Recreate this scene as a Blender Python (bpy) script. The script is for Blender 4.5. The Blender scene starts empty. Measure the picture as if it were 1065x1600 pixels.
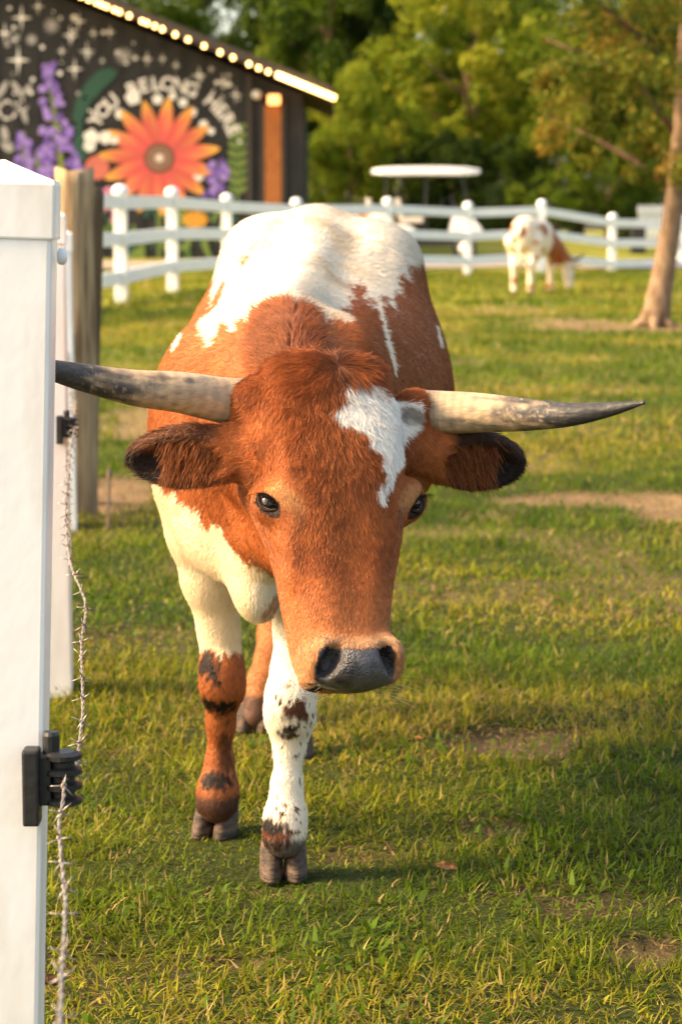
import bpy, bmesh, math, random
import numpy as np
from mathutils import Vector, Matrix

# ------------------------------------------------------------------ camera, sky, sun, exposure
SC = bpy.context.scene
COL = SC.collection
CAM_H = 1.10
F_PX = 3772.0                      # focal length of the photograph in its own pixels (1065 x 1600)
PITCH = math.radians(6.67)
cam_d = bpy.data.cameras.new('camera')
cam = bpy.data.objects.new('camera', cam_d)
COL.objects.link(cam)
cam.location = (0, 0, CAM_H)
cam.rotation_euler = (math.pi / 2 - PITCH, 0, 0)
cam_d.sensor_fit = 'VERTICAL'
cam_d.sensor_height = 36.0
cam_d.lens = 36.0 * F_PX / 1600.0
cam_d.clip_start = 0.05
cam_d.clip_end = 2000
cam_d.dof.use_dof = True
cam_d.dof.focus_distance = 3.46
cam_d.dof.aperture_fstop = 7.6
SC.camera = cam

SUN_EL = math.radians(36)
SUN_AZ = math.radians(261)         # clockwise from +Y: the sun stands to the left, a little behind the camera
world = bpy.data.worlds.new('World')
SC.world = world
world.use_nodes = True
nt = world.node_tree
sky = nt.nodes.new('ShaderNodeTexSky')
sky.sky_type = 'NISHITA'
sky.sun_disc = False
sky.sun_elevation = SUN_EL
sky.sun_rotation = SUN_AZ
sky.dust_density = 4.0
sky.air_density = 1.0
sky.ozone_density = 0.6
nt.links.new(sky.outputs[0], nt.nodes['Background'].inputs[0])
nt.nodes['Background'].inputs[1].default_value = 0.15
sun_d = bpy.data.lights.new('sun', 'SUN')
sun_d.energy = 2.4
sun_d.color = (1.0, 0.79, 0.52)
sun_d.angle = math.radians(9.0)
sun = bpy.data.objects.new('sun', sun_d)
COL.objects.link(sun)
to_sun = Vector((math.sin(SUN_AZ) * math.cos(SUN_EL), math.cos(SUN_AZ) * math.cos(SUN_EL), math.sin(SUN_EL)))
sun.rotation_euler = to_sun.to_track_quat('Z', 'Y').to_euler()
sun.location = (-20, -6, 15)
SC.view_settings.view_transform = 'Standard'
SC.view_settings.look = 'None'
SC.view_settings.exposure = 1.72
SC.view_settings.gamma = 1.0
SC.view_settings.use_curve_mapping = False
SC.view_settings.use_white_balance = True
SC.view_settings.white_balance_temperature = 7700
SC.cycles.use_denoising = True
SC.cycles.max_bounces = 6
SC.cycles.transparent_max_bounces = 8

rng = np.random.default_rng(11)
random.seed(5)
CP, SP = math.cos(PITCH), math.sin(PITCH)


def at(px, py, d):
    """point of the place seen at a photograph pixel, at horizontal distance d (metres) from the camera"""
    x = (px - 532.5) / F_PX
    y = (800.0 - py) / F_PX
    dy, dz = CP + y * SP, -SP + y * CP
    t = d / dy
    return np.array([x * t, d, CAM_H + dz * t])


def sm(a, b, x):
    t = np.clip((x - a) / (b - a), 0, 1)
    return t * t * (3 - 2 * t)


def ground_z(x, y):
    """height of the pasture: level near the camera, rising gently to the far fence"""
    z = 0.33 * sm(7.0, 25.0, y) + 0.52 * sm(42.0, 62.0, y)
    z = z + 0.012 * np.sin(x * 2.1 + 0.7) * np.sin(y * 1.7) * sm(2.0, 7.0, y)
    return z


def vnoise(p, s, seed=0):
    """cheap smooth 3D value noise, 0..1"""
    q = np.asarray(p) * s
    i = np.floor(q).astype(np.int64); f = q - i; f = f * f * (3 - 2 * f)
    def h(a):
        n = (a[:, 0] * 374761393 + a[:, 1] * 668265263 + a[:, 2] * 2147483647 + seed * 1274126177) & 0x7fffffff
        n = ((n ^ (n >> 13)) * 1274126177) & 0x7fffffff
        return ((n ^ (n >> 16)) & 0xffff) / 65535.0
    r = 0
    for dx in (0, 1):
        for dy in (0, 1):
            for dz in (0, 1):
                w = (f[:, 0] if dx else 1 - f[:, 0]) * (f[:, 1] if dy else 1 - f[:, 1]) * (f[:, 2] if dz else 1 - f[:, 2])
                r = r + w * h(i + np.array([dx, dy, dz]))
    return r


def unit(v):
    v = np.asarray(v, float)
    return v / np.linalg.norm(v)


def catmull(ts, vals, n=300):
    ts = np.asarray(ts, float); vals = np.asarray(vals, float)
    x = np.linspace(ts[0], ts[-1], n)
    m = np.gradient(vals, ts, axis=0)
    i = np.clip(np.searchsorted(ts, x, side='right') - 1, 0, len(ts) - 2)
    h = ts[i + 1] - ts[i]; t = (x - ts[i]) / h
    def w(a): return a[:, None] if vals.ndim > 1 else a
    y = w(2 * t**3 - 3 * t**2 + 1) * vals[i] + w((t**3 - 2 * t**2 + t) * h) * m[i] + w(-2 * t**3 + 3 * t**2) * vals[i + 1] + w((t**3 - t**2) * h) * m[i + 1]
    return x, y


# ------------------------------------------------------------------ scene helpers
def link(o, parent=None):
    COL.objects.link(o)
    if parent is not None:
        o.parent = parent
    return o


def thing(name, label, cat, loc=(0, 0, 0), rot=(0, 0, 0), group=None):
    o = bpy.data.objects.new(name, None)
    o.empty_display_size = 0.1
    o.location = loc
    o.rotation_euler = rot
    tag(o, label, cat, group)
    return link(o)


def tag(o, label=None, cat=None, group=None, kind=None):
    if label: o['label'] = label
    if cat: o['category'] = cat
    if group: o['group'] = group
    if kind: o['kind'] = kind
    return o


class MB:
    """collects simple shapes into one mesh"""
    def __init__(self):
        self.v, self.f, self.m = [], [], []

    def poly(self, pts, faces, mi=0):
        b = len(self.v)
        self.v += [tuple(p) for p in pts]
        self.f += [tuple(i + b for i in f) for f in faces]
        self.m += [mi] * len(faces)
        return self

    def box(self, c, s, mi=0, rot=None):
        hx, hy, hz = s[0] / 2, s[1] / 2, s[2] / 2
        pts = [Vector((x, y, z)) for x in (-hx, hx) for y in (-hy, hy) for z in (-hz, hz)]
        if rot is not None: pts = [rot @ p for p in pts]
        pts = [p + Vector(c) for p in pts]
        return self.poly(pts, [(0, 1, 3, 2), (4, 6, 7, 5), (0, 4, 5, 1), (2, 3, 7, 6), (0, 2, 6, 4), (1, 5, 7, 3)], mi)

    def tube(self, path, radii, n=8, mi=0, cap=True, flat=1.0):
        path = [Vector(p) for p in path]
        if not hasattr(radii, '__len__'): radii = [radii] * len(path)
        b = len(self.v)
        t0 = (path[1] - path[0]).normalized()
        up = Vector((0, 0, 1)) if abs(t0.z) < 0.9 else Vector((1, 0, 0))
        a = t0.cross(up).normalized()
        for i, p in enumerate(path):
            t = (path[min(i + 1, len(path) - 1)] - path[max(i - 1, 0)]).normalized()
            a = (a - t * a.dot(t)).normalized()
            c = t.cross(a)
            for k in range(n):
                an = 2 * math.pi * k / n
                self.v.append(tuple(p + (a * math.cos(an) + c * (math.sin(an) * flat)) * radii[i]))
        for i in range(len(path) - 1):
            for k in range(n):
                k2 = (k + 1) % n
                self.f.append((b + i * n + k, b + i * n + k2, b + (i + 1) * n + k2, b + (i + 1) * n + k))
                self.m.append(mi)
        if cap:
            self.f.append(tuple(b + k for k in reversed(range(n)))); self.m.append(mi)
            e = b + (len(path) - 1) * n
            self.f.append(tuple(e + k for k in range(n))); self.m.append(mi)
        return self

    def lathe(self, prof, n=16, c=(0, 0, 0), mi=0):
        """prof: list of (radius, z)"""
        b = len(self.v)
        for r, z in prof:
            for k in range(n):
                an = 2 * math.pi * k / n
                self.v.append((c[0] + r * math.cos(an), c[1] + r * math.sin(an), c[2] + z))
        for i in range(len(prof) - 1):
            for k in range(n):
                k2 = (k + 1) % n
                self.f.append((b + i * n + k, b + i * n + k2, b + (i + 1) * n + k2, b + (i + 1) * n + k))
                self.m.append(mi)
        self.f.append(tuple(b + k for k in reversed(range(n)))); self.m.append(mi)
        e = b + (len(prof) - 1) * n
        self.f.append(tuple(e + k for k in range(n))); self.m.append(mi)
        return self

    def build(self, name, mats, parent=None, smooth=False, bevel=0.0, origin=None, angle=None):
        me = bpy.data.meshes.new(name)
        v = self.v
        if origin is not None:
            v = [(p[0] - origin[0], p[1] - origin[1], p[2] - origin[2]) for p in v]
        me.from_pydata(v, [], self.f)
        if not isinstance(mats, (list, tuple)): mats = [mats]
        for m in mats: me.materials.append(m)
        me.polygons.foreach_set('material_index', self.m)
        if smooth: me.polygons.foreach_set('use_smooth', [True] * len(me.polygons))
        me.update()
        if bevel:
            bm = bmesh.new(); bm.from_mesh(me)
            bmesh.ops.remove_doubles(bm, verts=bm.verts, dist=1e-6)
            bmesh.ops.recalc_face_normals(bm, faces=bm.faces)
            bmesh.ops.bevel(bm, geom=[e for e in bm.edges], offset=bevel, segments=2, affect='EDGES', profile=0.6)
            bm.to_mesh(me); bm.free()
        o = bpy.data.objects.new(name, me)
        if origin is not None: o.location = origin
        return link(o, parent)


def np_mesh(name, v, faces, mats, parent=None, smooth=True, loops=4, cols=None, colname='col'):
    """fast mesh from numpy arrays, all faces with the same corner count"""
    me = bpy.data.meshes.new(name)
    v = np.ascontiguousarray(v, dtype=np.float32); faces = np.ascontiguousarray(faces, dtype=np.int32)
    me.vertices.add(len(v)); me.vertices.foreach_set('co', v.ravel())
    nf = len(faces)
    me.loops.add(nf * loops); me.loops.foreach_set('vertex_index', faces.ravel())
    me.polygons.add(nf)
    me.polygons.foreach_set('loop_start', np.arange(0, nf * loops, loops, dtype=np.int32))
    me.polygons.foreach_set('use_smooth', np.full(nf, smooth, dtype=bool))
    if cols is not None:
        a = me.color_attributes.new(colname, 'FLOAT_COLOR', 'POINT')
        c = np.ones((len(v), 4), dtype=np.float32); c[:, :3] = cols
        a.data.foreach_set('color', c.ravel())
    me.update(calc_edges=True)
    me.validate()
    if not isinstance(mats, (list, tuple)): mats = [mats]
    for m in mats: me.materials.append(m)
    return link(bpy.data.objects.new(name, me), parent)


# ------------------------------------------------------------------ materials
def mat(name, color=(0.5, 0.5, 0.5), rough=0.6, spec=0.4, noise=None, bump=None, attr=None, emit=None, trans=0.0, metal=0.0, coat=0.0):
    """noise=(scale, colour2, low, high[, detail]) mixes a second colour in; bump=(scale, strength)"""
    m = bpy.data.materials.new(name)
    m.use_nodes = True
    n, l = m.node_tree.nodes, m.node_tree.links
    p = n['Principled BSDF']
    p.inputs['Roughness'].default_value = rough
    p.inputs['Specular IOR Level'].default_value = spec
    p.inputs['Metallic'].default_value = metal
    p.inputs['Coat Weight'].default_value = coat
    out = None
    if attr:
        a = n.new('ShaderNodeAttribute'); a.attribute_name = attr
        out = a.outputs['Color']
    else:
        p.inputs['Base Color'].default_value = (*color, 1)
    tc = n.new('ShaderNodeTexCoord')
    if noise:
        t = n.new('ShaderNodeTexNoise')
        t.inputs['Scale'].default_value = noise[0]
        t.inputs['Detail'].default_value = noise[4] if len(noise) > 4 else 6
        src = tc.outputs['Object']
        if len(noise) > 5:
            mp = n.new('ShaderNodeMapping'); mp.inputs['Scale'].default_value = noise[5]
            l.new(src, mp.inputs[0]); src = mp.outputs[0]
        l.new(src, t.inputs['Vector'])
        r = n.new('ShaderNodeMapRange')
        r.inputs[1].default_value = noise[2]; r.inputs[2].default_value = noise[3]
        l.new(t.outputs['Fac'], r.inputs[0])
        mx = n.new('ShaderNodeMix'); mx.data_type = 'RGBA'
        l.new(r.outputs[0], mx.inputs['Factor'])
        if out is not None: l.new(out, mx.inputs['A'])
        else: mx.inputs['A'].default_value = (*color, 1)
        mx.inputs['B'].default_value = (*noise[1], 1)
        out = mx.outputs['Result']
    if out is not None: l.new(out, p.inputs['Base Color'])
    if bump:
        t = n.new('ShaderNodeTexNoise')
        t.inputs['Scale'].default_value = bump[0]; t.inputs['Detail'].default_value = 6
        src = tc.outputs['Object']
        if len(bump) > 2:
            mp = n.new('ShaderNodeMapping'); mp.inputs['Scale'].default_value = bump[2]
            l.new(src, mp.inputs[0]); src = mp.outputs[0]
        l.new(src, t.inputs['Vector'])
        b = n.new('ShaderNodeBump'); b.inputs['Strength'].default_value = bump[1]; b.inputs['Distance'].default_value = 0.01
        l.new(t.outputs['Fac'], b.inputs['Height'])
        l.new(b.outputs[0], p.inputs['Normal'])
    if emit:
        p.inputs['Emission Color'].default_value = (*emit[0], 1)
        p.inputs['Emission Strength'].default_value = emit[1]
    if trans:
        tr = n.new('ShaderNodeBsdfTranslucent')
        if out is not None: l.new(out, tr.inputs[0])
        else: tr.inputs[0].default_value = (*color, 1)
        ms = n.new('ShaderNodeMixShader'); ms.inputs[0].default_value = trans
        l.new(p.outputs[0], ms.inputs[1]); l.new(tr.outputs[0], ms.inputs[2])
        l.new(ms.outputs[0], n['Material Output'].inputs[0])
    return m
# ------------------------------------------------------------------ pasture
def on_ground(px, py):
    """where the line of sight of a photograph pixel meets the pasture"""
    lo, hi = 1.0, 60.0
    for _ in range(50):
        m = (lo + hi) / 2; p = at(px, py, m)
        if p[2] > ground_z(p[0], p[1]): lo = m
        else: hi = m
    return at(px, py, lo)


# worn patches: centre, half sizes (metres), strength
PATCH = []
for px, py, rx, ry, k in ((940, 779, 0.42, 0.42, 0.9), (1045, 792, 0.30, 0.40, 0.9), (760, 803, 0.16, 0.25, 0.6), (195, 760, 0.20, 0.60, 0.9), (235, 662, 0.25, 0.9, 0.7),
                          (720, 482, 0.9, 0.5, 0.6), (800, 490, 0.7, 0.5, 0.7), (880, 500, 0.7, 0.6, 0.75), (980, 510, 0.9, 0.6, 0.85), (1060, 513, 0.7, 0.6, 0.9),
                          (780, 1160, 0.20, 0.16, 0.88), (640, 1175, 0.08, 0.10, 0.8), (1020, 1490, 0.08, 0.10, 1.0), (880, 1145, 0.12, 0.10, 0.8), (770, 1295, 0.13, 0.10, 0.75), (900, 1420, 0.08, 0.06, 0.6), (560, 1330, 0.08, 0.06, 0.5), (180, 1180, 0.06, 0.05, 0.6), (600, 930, 0.1, 0.12, 0.5),
                          (690, 1372, 0.03, 0.02, 0.8), (840, 1400, 0.08, 0.05, 0.4), (380, 1500, 0.05, 0.04, 0.5), (200, 1060, 0.08, 0.06, 0.5), (830, 730, 0.3, 0.3, 0.4), (420, 1400, 0.1, 0.05, 0.4)):
    g = on_ground(px, py)
    PATCH.append((g[0], g[1], rx, ry, k))


def worn(x, y):
    P = np.stack([x, y, np.zeros_like(x)], 1)
    e = 1.1 * (vnoise(P, 3.1, 71) - 0.5) + 0.6 * (vnoise(P, 11, 72) - 0.5)
    r = np.zeros_like(x)
    for cx, cy, rx, ry, k in PATCH:
        d = np.hypot((x - cx) / rx, (y - cy) / ry) + e
        r = np.maximum(r, k * sm(1.15, 0.55, d))
    thin = sm(0.66, 0.80, vnoise(P, 2.3, 75)) * 0.35
    return np.maximum(r, thin)


def axis_pts(segs):
    return np.unique(np.round(np.concatenate([np.arange(a, b, s) for a, b, s in segs]), 4))


gx = axis_pts([(-400, -40, 40), (-40, -8, 2), (-8, -3, 0.25), (-3, 3, 0.045), (3, 8, 0.25), (8, 40, 2), (40, 401, 40)])
gy = axis_pts([(-60, 0, 6), (0, 1.6, 0.4), (1.6, 12, 0.05), (12, 30, 0.15), (30, 70, 0.8), (70, 120, 5), (120, 1001, 80)])
GX, GY = np.meshgrid(gx, gy, indexing='ij')
fx, fy = GX.ravel(), GY.ravel()
wn = worn(fx, fy) * (fy < 30) * (np.abs(fx) < 8)
gp = np.stack([fx, fy, np.zeros_like(fx)], 1)
fz = ground_z(fx, fy) - 0.02 * wn + 0.014 * (vnoise(gp, 6, 77) - 0.5) * (fy < 30)
gi = np.arange(len(fx)).reshape(GX.shape)
gq = np.stack([gi[:-1, :-1], gi[1:, :-1], gi[1:, 1:], gi[:-1, 1:]], -1).reshape(-1, 4)
tone = vnoise(gp, 0.9, 78); t2 = vnoise(gp, 5, 79)
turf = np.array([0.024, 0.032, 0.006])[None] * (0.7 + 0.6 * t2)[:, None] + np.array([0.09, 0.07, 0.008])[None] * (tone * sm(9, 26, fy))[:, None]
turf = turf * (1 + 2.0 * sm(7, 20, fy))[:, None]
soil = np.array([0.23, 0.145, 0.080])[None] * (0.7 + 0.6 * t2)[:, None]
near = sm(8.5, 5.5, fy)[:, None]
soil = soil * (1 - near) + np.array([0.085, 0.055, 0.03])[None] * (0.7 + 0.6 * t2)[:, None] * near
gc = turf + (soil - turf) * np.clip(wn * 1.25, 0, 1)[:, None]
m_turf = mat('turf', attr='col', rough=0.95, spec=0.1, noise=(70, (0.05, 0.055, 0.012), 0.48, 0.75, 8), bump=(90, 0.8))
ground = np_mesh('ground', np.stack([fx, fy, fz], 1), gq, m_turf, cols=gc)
tag(ground, 'green pasture with worn earth patches', None, None, 'structure')

# gravel drive behind the far fence
m_gravel = mat('gravel', (0.36, 0.30, 0.24), rough=0.95, spec=0.1, noise=(14, (0.26, 0.21, 0.16), 0.4, 0.6))
rx_ = np.arange(-14, 14.1, 0.5); ry_ = np.array([45.2, 46.0, 47.0, 48.0, 48.6])
RX, RY = np.meshgrid(rx_, ry_, indexing='ij')
rr2 = RX.ravel(); ry2 = RY.ravel() + 0.25 * np.sin(rr2 * 0.6)
ri = np.arange(len(rr2)).reshape(RX.shape)
rq = np.stack([ri[:-1, :-1], ri[1:, :-1], ri[1:, 1:], ri[:-1, 1:]], -1).reshape(-1, 4)
road = np_mesh('gravel_drive', np.stack([rr2, ry2, ground_z(rr2, ry2) + 0.035], 1), rq, m_gravel)
tag(road, 'pale gravel drive running behind the far white fence', None, None, 'structure')


# ------------------------------------------------------------------ grass: bent blades, longer and denser near the camera
def blades(x, y, length, width, seg, col):
    n = len(x)
    z = ground_z(x, y) + 0.014 * (vnoise(np.stack([x, y, 0 * x], 1), 6, 77) - 0.5) - 0.004
    az = rng.uniform(0, 2 * np.pi, n)
    lean = np.clip(rng.normal(0.95, 0.40, n), 0.05, 1.55)
    bend = rng.uniform(-0.6, 2.8, n)
    dx, dy = np.cos(az), np.sin(az)
    faz = az + np.pi / 2 + rng.normal(0, 0.5, n)
    px_, py_ = np.cos(faz), np.sin(faz)
    pos = np.stack([x, y, z], 1)
    rows = []
    ang = lean.copy()
    for i in range(seg + 1):
        wd = width * (1 - (i / seg) ** 1.6) * 0.5 + 0.0002
        side = np.stack([px_ * wd, py_ * wd, np.zeros(n)], 1)
        rows += [pos - side, pos + side]
        st_ = length / seg
        pos = pos + np.stack([dx * np.sin(ang) * st_, dy * np.sin(ang) * st_, np.cos(ang) * st_], 1)
        pos[:, 2] = np.maximum(pos[:, 2], z + 0.004)
        ang = ang + bend / seg
    Vb = np.stack(rows, 1)
    k = 2 * (seg + 1)
    base = (np.arange(n) * k)[:, None]
    Fb = np.concatenate([base + np.array([[2 * i, 2 * i + 1, 2 * i + 3, 2 * i + 2]]) for i in range(seg)])
    tipk = np.linspace(0.55, 1.15, seg + 1)
    cb = np.repeat(col[:, None, :] * np.ones((1, k, 1)), 1, 0)
    return Vb.reshape(-1, 3), Fb, cb.reshape(-1, 3)


def sow(y0, y1, dens, margin):
    A = (y1 - y0) * 2 * (0.145 * y1 + margin)
    n = int(A * dens)
    y = rng.uniform(y0, y1, n); x = rng.uniform(-1, 1, n) * (0.145 * y1 + margin)
    k = np.abs(x) < 0.145 * y + margin
    x, y = x[k], y[k]
    # gather into tufts
    if y1 < 12:
        tx = np.round(x / 0.035) * 0.035 + 0.02 * np.sin(y * 91); ty = np.round(y / 0.035) * 0.035
        pull = rng.uniform(0, 0.45, len(x)); x = x + (tx - x) * pull; y = y + (ty - y) * pull
    return x, y


def blade_cols(x, y):
    P = np.stack([x, y, 0 * x], 1)
    n = len(x)
    g1, g2, yel, straw = np.array([0.046, 0.105, 0.008]), np.array([0.115, 0.178, 0.011]), np.array([0.35, 0.30, 0.026]), np.array([0.46, 0.31, 0.12])
    a = vnoise(P, 1.3, 81); b = vnoise(P, 5.5, 82); r = rng.random(n)
    c = g1[None] + (g2 - g1)[None] * np.clip(0.2 + 0.9 * b + rng.normal(0, 0.25, n), 0, 1)[:, None]
    ky = np.clip(sm(0.35, 0.8, a) * 0.9 + 0.30 * (b - 0.4), 0, 1) * (r < 0.65) + 0.25 * (r > 0.9)
    c = c + (yel - c) * np.clip(ky, 0, 1)[:, None]
    ks = ((rng.random(n) < 0.09 + 0.25 * sm(0.6, 0.9, a)) * rng.uniform(0.4, 1, n))
    c = c + (straw - c) * ks[:, None]
    return c * (rng.uniform(0.5, 1.25, n) * (0.72 + 0.5 * vnoise(P, 14, 83)))[:, None]


m_grass = mat('grass_blade', attr='col', rough=0.55, spec=0.12, trans=0.48)
VB, FB, CB, off = [], [], [], 0
for y0, y1, dens, margin, L0, W0, seg in ((1.9, 6.2, 14500, 0.50, 0.039, 0.0036, 3), (6.2, 12.0, 4300, 1.3, 0.042, 0.0060, 2), (12.0, 24.0, 1100, 1.0, 0.065, 0.010, 2), (24.0, 44.0, 260, 1.5, 0.075, 0.022, 1)):
    x, y = sow(y0, y1, dens, margin)
    wn_ = worn(x, y)
    k = rng.random(len(x)) > wn_ * 1.02
    x, y = x[k], y[k]; wn_ = wn_[k]
    P = np.stack([x, y, 0 * x], 1)
    ln = L0 * (0.40 + 0.85 * vnoise(P, 4.2, 85) + 0.45 * rng.random(len(x)) ** 2) * (1 - 0.45 * wn_)
    for hx, hy in ((-0.227, 4.30), (-0.097, 4.0), (-0.187, 5.2)):      # trodden round the feet
        ln = ln * (1 - 0.35 * sm(0.22, 0.08, np.hypot(x - hx, (y - hy) * 0.7)))
    v_, f_, c_ = blades(x, y, ln, W0 * rng.uniform(0.6, 1.3, len(x)), seg, blade_cols(x, y))
    VB.append(v_); FB.append(f_ + off); CB.append(c_); off += len(v_)
# broad-leaved weeds and clover in loose colonies
x, y = sow(2.2, 10.0, 900, 0.5)
k = vnoise(np.stack([x, y, 0 * x], 1), 2.6, 91) + 0.35 * (vnoise(np.stack([x, y, 0 * x], 1), 12, 92) - 0.5) > 0.74
x, y = x[k], y[k]
wc2 = np.array([0.070, 0.120, 0.010])[None] * rng.uniform(0.7, 1.5, len(x))[:, None]
v_, f_, c_ = blades(x, y, rng.uniform(0.018, 0.034, len(x)), rng.uniform(0.006, 0.013, len(x)), 2, wc2)
v_[:, 2] += 0.012
VB.append(v_); FB.append(f_ + off); CB.append(c_); off += len(v_)
# dead thatch lying on the worn patches
x, y = sow(2.2, 11.0, 3000, 0.5)
wn_ = worn(x, y); k = rng.random(len(x)) < np.clip(wn_ * 1.1, 0.03, 1.0)
x, y = x[k], y[k]
tc_ = np.array([[0.30, 0.19, 0.09], [0.20, 0.12, 0.06], [0.38, 0.27, 0.13], [0.10, 0.065, 0.035]])[rng.integers(0, 4, len(x))] * rng.uniform(0.6, 1.2, len(x))[:, None]
v_, f_, c_ = blades(x, y, rng.uniform(0.012, 0.040, len(x)), rng.uniform(0.0015, 0.005, len(x)), 2, tc_)
v_[:, 2] = ground_z(v_[:, 0], v_[:, 1]) + (v_[:, 2] - ground_z(v_[:, 0], v_[:, 1])) * 0.45 + 0.001
VB.append(v_); FB.append(f_ + off); CB.append(c_); off += len(v_)
grass = np_mesh('grass', np.concatenate(VB), np.concatenate(FB), m_grass, cols=np.concatenate(CB))
tag(grass, 'short sunlit pasture grass in tufts', None, None, 'stuff')
print('grass quads', len(grass.data.polygons))
# a few dead leaves in the grass
m_leafd = mat('dead_leaf', (0.22, 0.11, 0.045), rough=0.85, spec=0.1, noise=(60, (0.09, 0.045, 0.022), 0.4, 0.6), bump=(90, 0.8))
for px, py, sz, rz, lb in ((696, 1376, 0.024, 0.3, 'curled brown leaf in the grass right of the steer'), (80, 1560, 0.03, 1.2, 'dry brown leaf at the foot of the near white post'), (655, 1172, 0.022, 2.0, 'small dry leaf on the worn patch below the muzzle')):
    g = on_ground(px, py)
    m = MB(); k = 8; pts = []
    for i in range(k + 1):
        t = i / k; wv_ = 0.45 * math.sin(math.pi * t) ** 0.8
        for j, sd in enumerate((-1, 0, 1)):
            pts.append((sz * (t - 0.5) * 2, sz * wv_ * sd, sz * (0.35 * abs(sd) * math.sin(math.pi * t) + 0.9 * (t - 0.5) ** 2 + 0.06 * math.sin(t * 17 + sd * 2))))
    fc = [(i * 3 + j, i * 3 + j + 1, i * 3 + j + 4, i * 3 + j + 3) for i in range(k) for j in (0, 1)]
    m.poly(pts, fc)
    o = m.build('dead_leaf', m_leafd, smooth=True)
    o.location = (g[0], g[1], float(ground_z(g[0], g[1])) + 0.020); o.rotation_euler = (0.45, 0.22, rz)
    sd_ = o.modifiers.new('thick', 'SOLIDIFY'); sd_.thickness = 0.0012
    tag(o, lb, 'leaf')
# ------------------------------------------------------------------ far white ranch fence
m_vinyl = mat('white_vinyl', (0.86, 0.855, 0.84), rough=0.38, spec=0.4, noise=(5, (0.78, 0.76, 0.72), 0.45, 0.8, 8, (1, 1, 0.25)), bump=(30, 0.03))
fence = thing('ranch_fence', 'long white three-rail vinyl ranch fence crossing the pasture in the distance', 'fence', (0, 40, 0.3))
FO = np.array([0, 40, 0.3])
POSTS = [(40, 21.0, 505, 268), (190, 25.8, 470, 288), (270, 30.0, 447, 292), (355, 34.0, 437, 302), (463, 37.5, 431, 309), (605, 40.0, 430, 308), (730, 41.9, 430, 315), (845, 42.5, 424, 312), (955, 44.4, 432, 333), (1062, 46.2, 430, 336), (1175, 48.0, 428, 338)]
prof = []
PW = 0.135
tops, bots = [], []
for px, d, yb, yt in POSTS:
    b, t = at(px, yb, d), at(px, yt, d)
    g = float(ground_z(b[0], d)) - 0.05
    h = t[2] - g
    m = MB()
    # square post softened towards a domed cap
    m.box((b[0] - FO[0], d - FO[1], g + (h - 0.10) / 2 - FO[2]), (PW, PW, h - 0.10))
    po = m.build('post', m_vinyl, fence, bevel=0.012)
    m = MB(); q = PW / 2
    m.lathe([(q * 1.30, h - 0.10), (q * 1.34, h - 0.085), (q * 1.30, h - 0.06), (q * 1.10, h - 0.03), (q * 0.70, h - 0.008), (q * 0.2, h)], 14, (b[0] - FO[0], d - FO[1], g - FO[2]))
    m.build('cap', m_vinyl, po, smooth=True)
    tops.append(np.array([b[0], d, t[2]])); bots.append(np.array([b[0], d, b[2]]))
for i in range(len(POSTS) - 1):
    for fr in (0.155, 0.47, 0.80):
        a = tops[i] + (bots[i] - tops[i]) * fr; c = tops[i + 1] + (bots[i + 1] - tops[i + 1]) * fr
        mid = (a + c) / 2 - FO; dv = Vector(c - a)
        R = dv.to_track_quat('X', 'Z').to_matrix()
        MB().box(mid, (dv.length - PW * 0.9, 0.045, 0.145), rot=R).build('rail', m_vinyl, fence, bevel=0.008)

# ------------------------------------------------------------------ near white posts on the left
m_near = mat('near_vinyl', (0.80, 0.79, 0.77), rough=0.42, spec=0.4, noise=(6, (0.56, 0.50, 0.42), 0.50, 0.86, 12, (2.2, 2.2, 0.45)), bump=(40, 0.06))


def vinyl_post(label, edge, d, h, w=0.127, lean=0.0, yaw=0.06, knob=False, cap_h=0.027):
    """edge: x of the front right edge at ground level"""
    root = thing('fence_post', label, 'post', (edge - w / 2, d + w / 2, float(ground_z(edge, d)) - 0.03), (0, lean, yaw), 'white posts of the near fence')
    b = MB().box((0, 0, (h - 0.08) / 2 + 0.015), (w, w, h - 0.08)).build('sleeve', m_near, root, bevel=0.006)
    q = w / 2 + 0.003; z0 = h - 0.095; z1 = h - cap_h
    m = MB().box((0, 0, (z0 + z1) / 2), (2 * q, 2 * q, z1 - z0))
    c = m.build('cap', m_near, root, bevel=0.003)
    # pyramid top
    m = MB(); pts = []
    for zz, k in ((z1 - 0.002, 0.995), (z1 + 0.003, 0.97), (z1 + 0.4 * (h - z1), 0.64), (h - 0.002, 0.10), (h, 0.04)):
        pts += [(-q * k, -q * k, zz), (q * k, -q * k, zz), (q * k, q * k, zz), (-q * k, q * k, zz)]
    fc = [(i * 4 + j, i * 4 + (j + 1) % 4, i * 4 + 4 + (j + 1) % 4, i * 4 + 4 + j) for i in range(4) for j in range(4)] + [(16, 17, 18, 19)]
    m.poly(pts, fc).build('pyramid_top', m_near, c)
    if knob:
        m = MB().lathe([(0.007, 0), (0.010, 0.002), (0.010, 0.008), (0.006, 0.012)], 12)
        k = m.build('bolt', m_vinyl, root, smooth=True)
        k.location = (q + 0.001, -0.012, h - 0.115); k.rotation_euler = (0, math.pi / 2, 0)
    return root


p1 = at(66, 1600, 2.9); xe1 = p1[0] - 0.013
post1 = vinyl_post('tall white vinyl post with pyramid cap filling the left edge', xe1, 2.90, 1.215, lean=math.radians(1.75), yaw=0.06, knob=True)
g2 = at(110, 1095, 5.6)
post2 = vinyl_post('white vinyl post just behind the tall near one', g2[0], 5.6, 1.19, yaw=0.09, lean=math.radians(-0.3))
g3 = at(118, 824, 8.85)
post3 = vinyl_post('third white post back, beside the weathered wooden post', g3[0], 8.85, 1.14, yaw=0.10, lean=math.radians(-0.4))
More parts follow.
